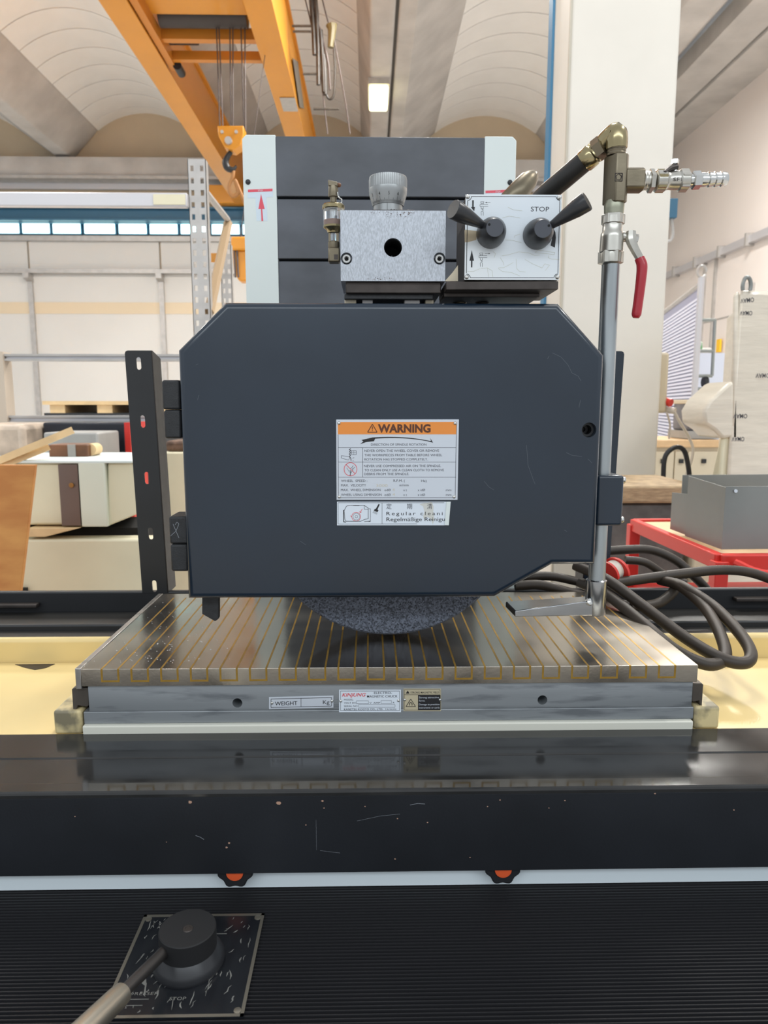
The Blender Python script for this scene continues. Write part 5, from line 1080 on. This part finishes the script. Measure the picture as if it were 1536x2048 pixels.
lat('barb_nut', (1384, 361), (1401, 360), [(0, 15), (0.1, 17), (0.9, 17), (1, 14)], M_CHROME, 6)
lat('hose_barb', (1376, 361), (1453, 358), [(0, 12), (0.3, 12), (0.31, 13), (0.42, 13), (0.50, 12), (0.52, 14.5), (0.66, 12.5), (0.68, 14.5), (0.82, 12.5), (0.84, 14.5), (0.98, 12.8), (1, 11.5), (1, 9)], M_CHROME)
# clamp on the guard
clx0, clx1 = Pp(1194, 1000, 1.035).x, Pp(1247, 1000, 1.035).x
clz0, clz1 = Pp(1220, 1052, 1.035).z, Pp(1220, 951, 1.035).z
cl_ = O('pipe_clamp', B().box(clx0, clx1, 1.035, 1.085, clz0, clz1), M_NAVY, cp, bevel=0.004, seg=3)
for py in (960, 1039):
    q = at(1246, py, 1.058); O('clamp_bolt', B().lathe((clx1, 1.058, q.z), (1, 0, 0), [(0, 0.0055), (0.007, 0.0055), (0.009, 0.0045)], 16), M_CHROME, cl_)
# flat nozzle
sc0 = Pp(1193, 1158); sc1 = Pp(1193, 1228)
O('nozzle_socket', B().lathe((sc0.x, PY, sc0.z), (0, 0, -1), [(0, 19*kp), (0.0015, 21.5*kp), (sc0.z-sc1.z-0.002, 21.5*kp), (sc0.z-sc1.z, 20*kp)], 32), mat('nozzle_steel', (0.36, 0.37, 0.38), 0.2, 1.0, 0.1, 25), cp)
tipx = at(1030, 1220, 1.03).x; zn0 = at(1030, 1233, 1.03).z; zn1 = at(1030, 1221, 1.03).z
nz = O('nozzle', B().hexa([(tipx, 1.028, zn0), (sc0.x-0.004, PY-0.012, sc1.z+0.001), (sc0.x-0.004, PY+0.012, sc1.z+0.001), (tipx-0.004, 1.080, zn0), (tipx, 1.028, zn1), (sc0.x-0.004, PY-0.012, at(1180, 1196, PY).z), (sc0.x-0.004, PY+0.012, at(1180, 1196, PY).z), (tipx-0.004, 1.080, zn1)]), MATS['nozzle_steel'], cp, bevel=0.0012)
O('nozzle_mouth', B().hexa([(tipx-0.0006, 1.030, zn0+0.0012), (tipx, 1.031, zn0+0.0012), (tipx-0.003, 1.078, zn0+0.0012), (tipx-0.0046, 1.078, zn0+0.0012), (tipx-0.0006, 1.030, zn1-0.0012), (tipx, 1.031, zn1-0.0012), (tipx-0.003, 1.078, zn1-0.0012), (tipx-0.0046, 1.078, zn1-0.0012)]), M_VOID, nz, smooth=False)  # black slab paints the shade inside the open nozzle end
q = at(1178, 1204, PY-0.012); O('weld_bead', B().lathe((q.x, q.y, q.z), (0.4, -1, 0.6), [(-0.003, 0.002), (0, 0.006), (0.003, 0.005), (0.0045, 0.002)], 14), M_CHROME, nz)
# ---- column with telescopic covers and white side guards
CYF = 1.6
co = T('machine_column', 'grinder column with dark telescopic covers between white side guards', 'machine', (0.03, CYF, 0))
def Pc(px, py, Y=CYF): return at(px, py, Y)
cx0, cx1, cx2, cx3 = -0.262, -0.193, 0.240, 0.306
zt0 = Pc(760, 271).z
O('core', B().box(cx1-0.02, cx2+0.02, CYF+0.03, CYF+0.45, 0.0, zt0-0.02), M_BLACK, co)
zs_ = [zt0]+[Pc(760, y).z for y in (396, 520)]+[Pc(760, 645).z, 1.0]
for k in range(4):
    O('way_cover', B().box(cx1, cx2, CYF+0.004*k*0-0.0+0.002*k, CYF+0.03, zs_[k+1]+0.0025, zs_[k]-0.0025), M_COVER, co, bevel=0.0015)
wl_ = O('side_guard', B().prism([(cx0+0.008, CYF, zt0), (cx0, CYF, zt0-0.008), (cx0, CYF, 0.9), (cx1, CYF, 0.9), (cx1, CYF, zt0)][::-1], (0, 0.30, 0)), M_WHITEP, co, bevel=0.0015)
wr_ = O('side_guard', B().prism([(cx2, CYF, zt0), (cx2, CYF, 0.9), (cx3, CYF, 0.9), (cx3, CYF, zt0-0.008), (cx3-0.008, CYF, zt0)][::-1], (0, 0.30, 0)), M_WHITEP, co, bevel=0.0015)
O('rear_flap', B().box(cx3, Pc(1061, 370).x, CYF+0.02, CYF+0.03, 0.9, Pc(0, 352).z), M_WHITEP, co, smooth=False)
for px, par, py in ((496, wl_, 364), (1020, wr_, 365)):
    q = Pc(px, py); O('screw', B().lathe((q.x, CYF, q.z), (0, -1, 0), [(0, 0.0055), (0.002, 0.005), (0.003, 0.003)], 14), M_BLACK, par)
for par, x0_, y0_ in ((wl_, 496, 380), (wr_, 971, 382)):
    stk = O('stop_sticker', decal(B(), [(x0_-1, y0_+3), (x0_+50, y0_+1), (x0_+50, y0_+14), (x0_+37, y0_+15), (x0_+39, y0_+62), (x0_+17, y0_+62), (x0_+15, y0_+16), (x0_-1, y0_+16)], CYF, 0.0003), M_STICKW, par, smooth=False)
    b = B(); dline(b, x0_, y0_+2, x0_+49, y0_, 5.2, CYF, 0.0006)
    decal(b, [(x0_+26, y0_+8), (x0_+33.5, y0_+38), (x0_+28.5, y0_+38), (x0_+30.5, y0_+62), (x0_+27, y0_+62), (x0_+26, y0_+38), (x0_+21, y0_+38)], CYF, 0.0006)
    O('red_arrow', b, M_STICK, stk, smooth=False)
    txt('STOP', x0_+20, y0_+2.6, 10, 3.0, CYF-0.0006, M_STICKW, stk, lift=0.0002)
# flexible metal conduit behind the control box
tag(O('metal_conduit', B().tube([at(985, 600, 1.14), at(985, 540, 1.22), at(1005, 430, 1.30), at(1034, 387, 1.30), at(1056, 362, 1.31), at(1068, 350, 1.32)], 0, 14, radii=[0.016, 0.018, 0.020, 0.0185, 0.0165, 0.009]), M_BRONZE), 'bronze metal conduit rising behind the silver control box', 'conduit')
# ---- slotted posts of the splash guard
def slotted_post(xf0, xf1, sgn, label, m):
    Y = 1.45; z0 = zr-0.003; z1 = at(280, 701, Y).z; lean = sgn*0.011
    t = T('slotted_post', label, 'post', ((xf0+xf1)/2, Y, z0))
    def sh(z): return lean*(z1-z)/(z1-z0)
    hs = [slot((xf0+xf1)/2, at(285, y, Y).z, 0.0046, 0.0122) for y in (727, 843, 956, 1067)]
    hs.append([(u, max(v, z0+0.001)) for u, v in slot((xf0+xf1)/2, at(285, 1172, Y).z, 0.0046, 0.0122)])
    r = 0.006; ol_ = [(xf0, z0), (xf1, z0), (xf1, z1), (xf0+r, z1), (xf0+r*0.3, z1-r*0.3), (xf0, z1-r)] if sgn > 0 else [(xf0, z0), (xf1, z0), (xf1, z1-r), (xf1-r*0.3, z1-r*0.3), (xf1-r, z1), (xf0, z1)]
    me = map_mesh(flat_with_holes(ol_, hs, 0.003), lambda u, v, w_: Vector((u+sh(v), Y+w_, v)))
    link('front_flange', me, m, t, smooth=False)
    xs = xf1 if sgn > 0 else xf0
    O('side_flange', B().hexa([(xs-0.002+sh(z0), Y, z0), (xs+0.002+sh(z0), Y, z0), (xs+0.002+sh(z0), Y+0.055, z0), (xs-0.002+sh(z0), Y+0.055, z0), (xs-0.002, Y, z1), (xs+0.002, Y, z1), (xs+0.002, Y+0.055, z1-0.012), (xs-0.002, Y+0.055, z1-0.012)]), M_DARKSTEEL, t, smooth=False)
    return t
slotted_post(-0.475, -0.424, 1, 'black slotted angle post with five slots beside the orange plywood', M_BLACK)
slotted_post(0.449, 0.500, -1, 'dark slotted angle post half hidden behind the coolant pipe', M_NAVY)
# ---- loose hoses and cable reel at the right
def Hh(px, py, Y): return at(px, py, Y)
tag(O('rubber_hose', B().tube([Hh(1150, 1130, 1.33), Hh(1215, 1160, 1.28), Hh(1290, 1215, 1.20), Hh(1370, 1275, 1.13), Hh(1440, 1316, 1.08), Hh(1488, 1326, 1.07), Hh(1502, 1308, 1.09), Hh(1482, 1270, 1.14), Hh(1430, 1215, 1.23), Hh(1375, 1178, 1.30), Hh(1350, 1166, 1.34)], 0.0098, 14), M_HOSE), 'brown rubber hose forming the longest loop over the cream deck', 'hose')
tag(O('rubber_hose', B().tube([Hh(1160, 1165, 1.32), Hh(1215, 1190, 1.26), Hh(1290, 1250, 1.15), Hh(1350, 1300, 1.09), Hh(1410, 1328, 1.07), Hh(1445, 1322, 1.08), Hh(1450, 1298, 1.11), Hh(1432, 1250, 1.18), Hh(1405, 1210, 1.25), Hh(1360, 1172, 1.32), Hh(1320, 1160, 1.38)], 0.0098, 14), M_HOSE), 'brown rubber hose forming the inner loop beside the chuck edge', 'hose')
tag(O('rubber_hose', B().tube([Hh(1215, 1168, 1.34), Hh(1270, 1160, 1.36), Hh(1360, 1148, 1.38), Hh(1440, 1140, 1.40), Hh(1500, 1145, 1.42), Hh(1560, 1165, 1.43), Hh(1640, 1190, 1.45)], 0.0098, 14), M_HOSE), 'brown rubber hose running level over the rear trough to the frame edge', 'hose')
tag(O('rubber_hose', B().tube([Hh(1190, 1105, 1.50), Hh(1240, 1100, 1.51), Hh(1300, 1100, 1.53), Hh(1350, 1120, 1.53), Hh(1385, 1150, 1.52), Hh(1410, 1175, 1.52), Hh(1430, 1200, 1.52)], 0.0098, 14), M_HOSE), 'brown rubber hose arching highest behind the red reel', 'hose')
tag(O('rubber_hose', B().tube([Hh(1352, 1168, 1.345), Hh(1345, 1185, 1.34), Hh(1320, 1205, 1.33), Hh(1290, 1212, 1.32), Hh(1262, 1212, 1.32)], 0.0096, 14), M_HOSE), 'short brown hose bend tucked inside the loops', 'hose')
tag(O('rubber_hose', B().tube([Hh(1030, 1172, 1.38), Hh(1080, 1170, 1.38), Hh(1140, 1185, 1.37), Hh(1200, 1200, 1.36), Hh(1260, 1212, 1.36)], 0.0096, 14), M_HOSE), 'brown hose lying behind the flat steel nozzle', 'hose')
tag(O('rubber_hose', B().tube([Hh(1020, 1160, 1.42), Hh(1090, 1152, 1.42), Hh(1150, 1162, 1.42), Hh(1230, 1185, 1.40)], 0.009, 14), M_HOSE), 'brown hose highest of those behind the guard corner', 'hose')
tag(O('rubber_hose', B().tube([Hh(1250, 1120, 1.47), Hh(1290, 1125, 1.47), Hh(1330, 1150, 1.475), Hh(1370, 1166, 1.475)], 0.0085, 14), M_HOSE), 'thin dark hose lying behind the red reel', 'hose')
rl_c = at(1212, 1150, 1.36)
re_ = T('cable_reel', 'red plastic reel with two flanges lying among the hoses', 'reel', (rl_c.x, 1.36, rl_c.z-0.03))
for dx, r_ in ((0.0, 0.026), (0.024, 0.030)):
    c = rl_c+Vector((dx, 0.02*dx/0.024, 0)); O('flange', B().lathe(c, (0.75, 0.6, 0.2), [(0, r_*0.6), (0, r_), (0.006, r_), (0.006, r_*0.6)], 32), M_REDP, re_)
O('drum', B().lathe(rl_c, (0.75, 0.6, 0.2), [(0.004, 0.020), (0.03, 0.020)], 24), M_CABLEW, re_)
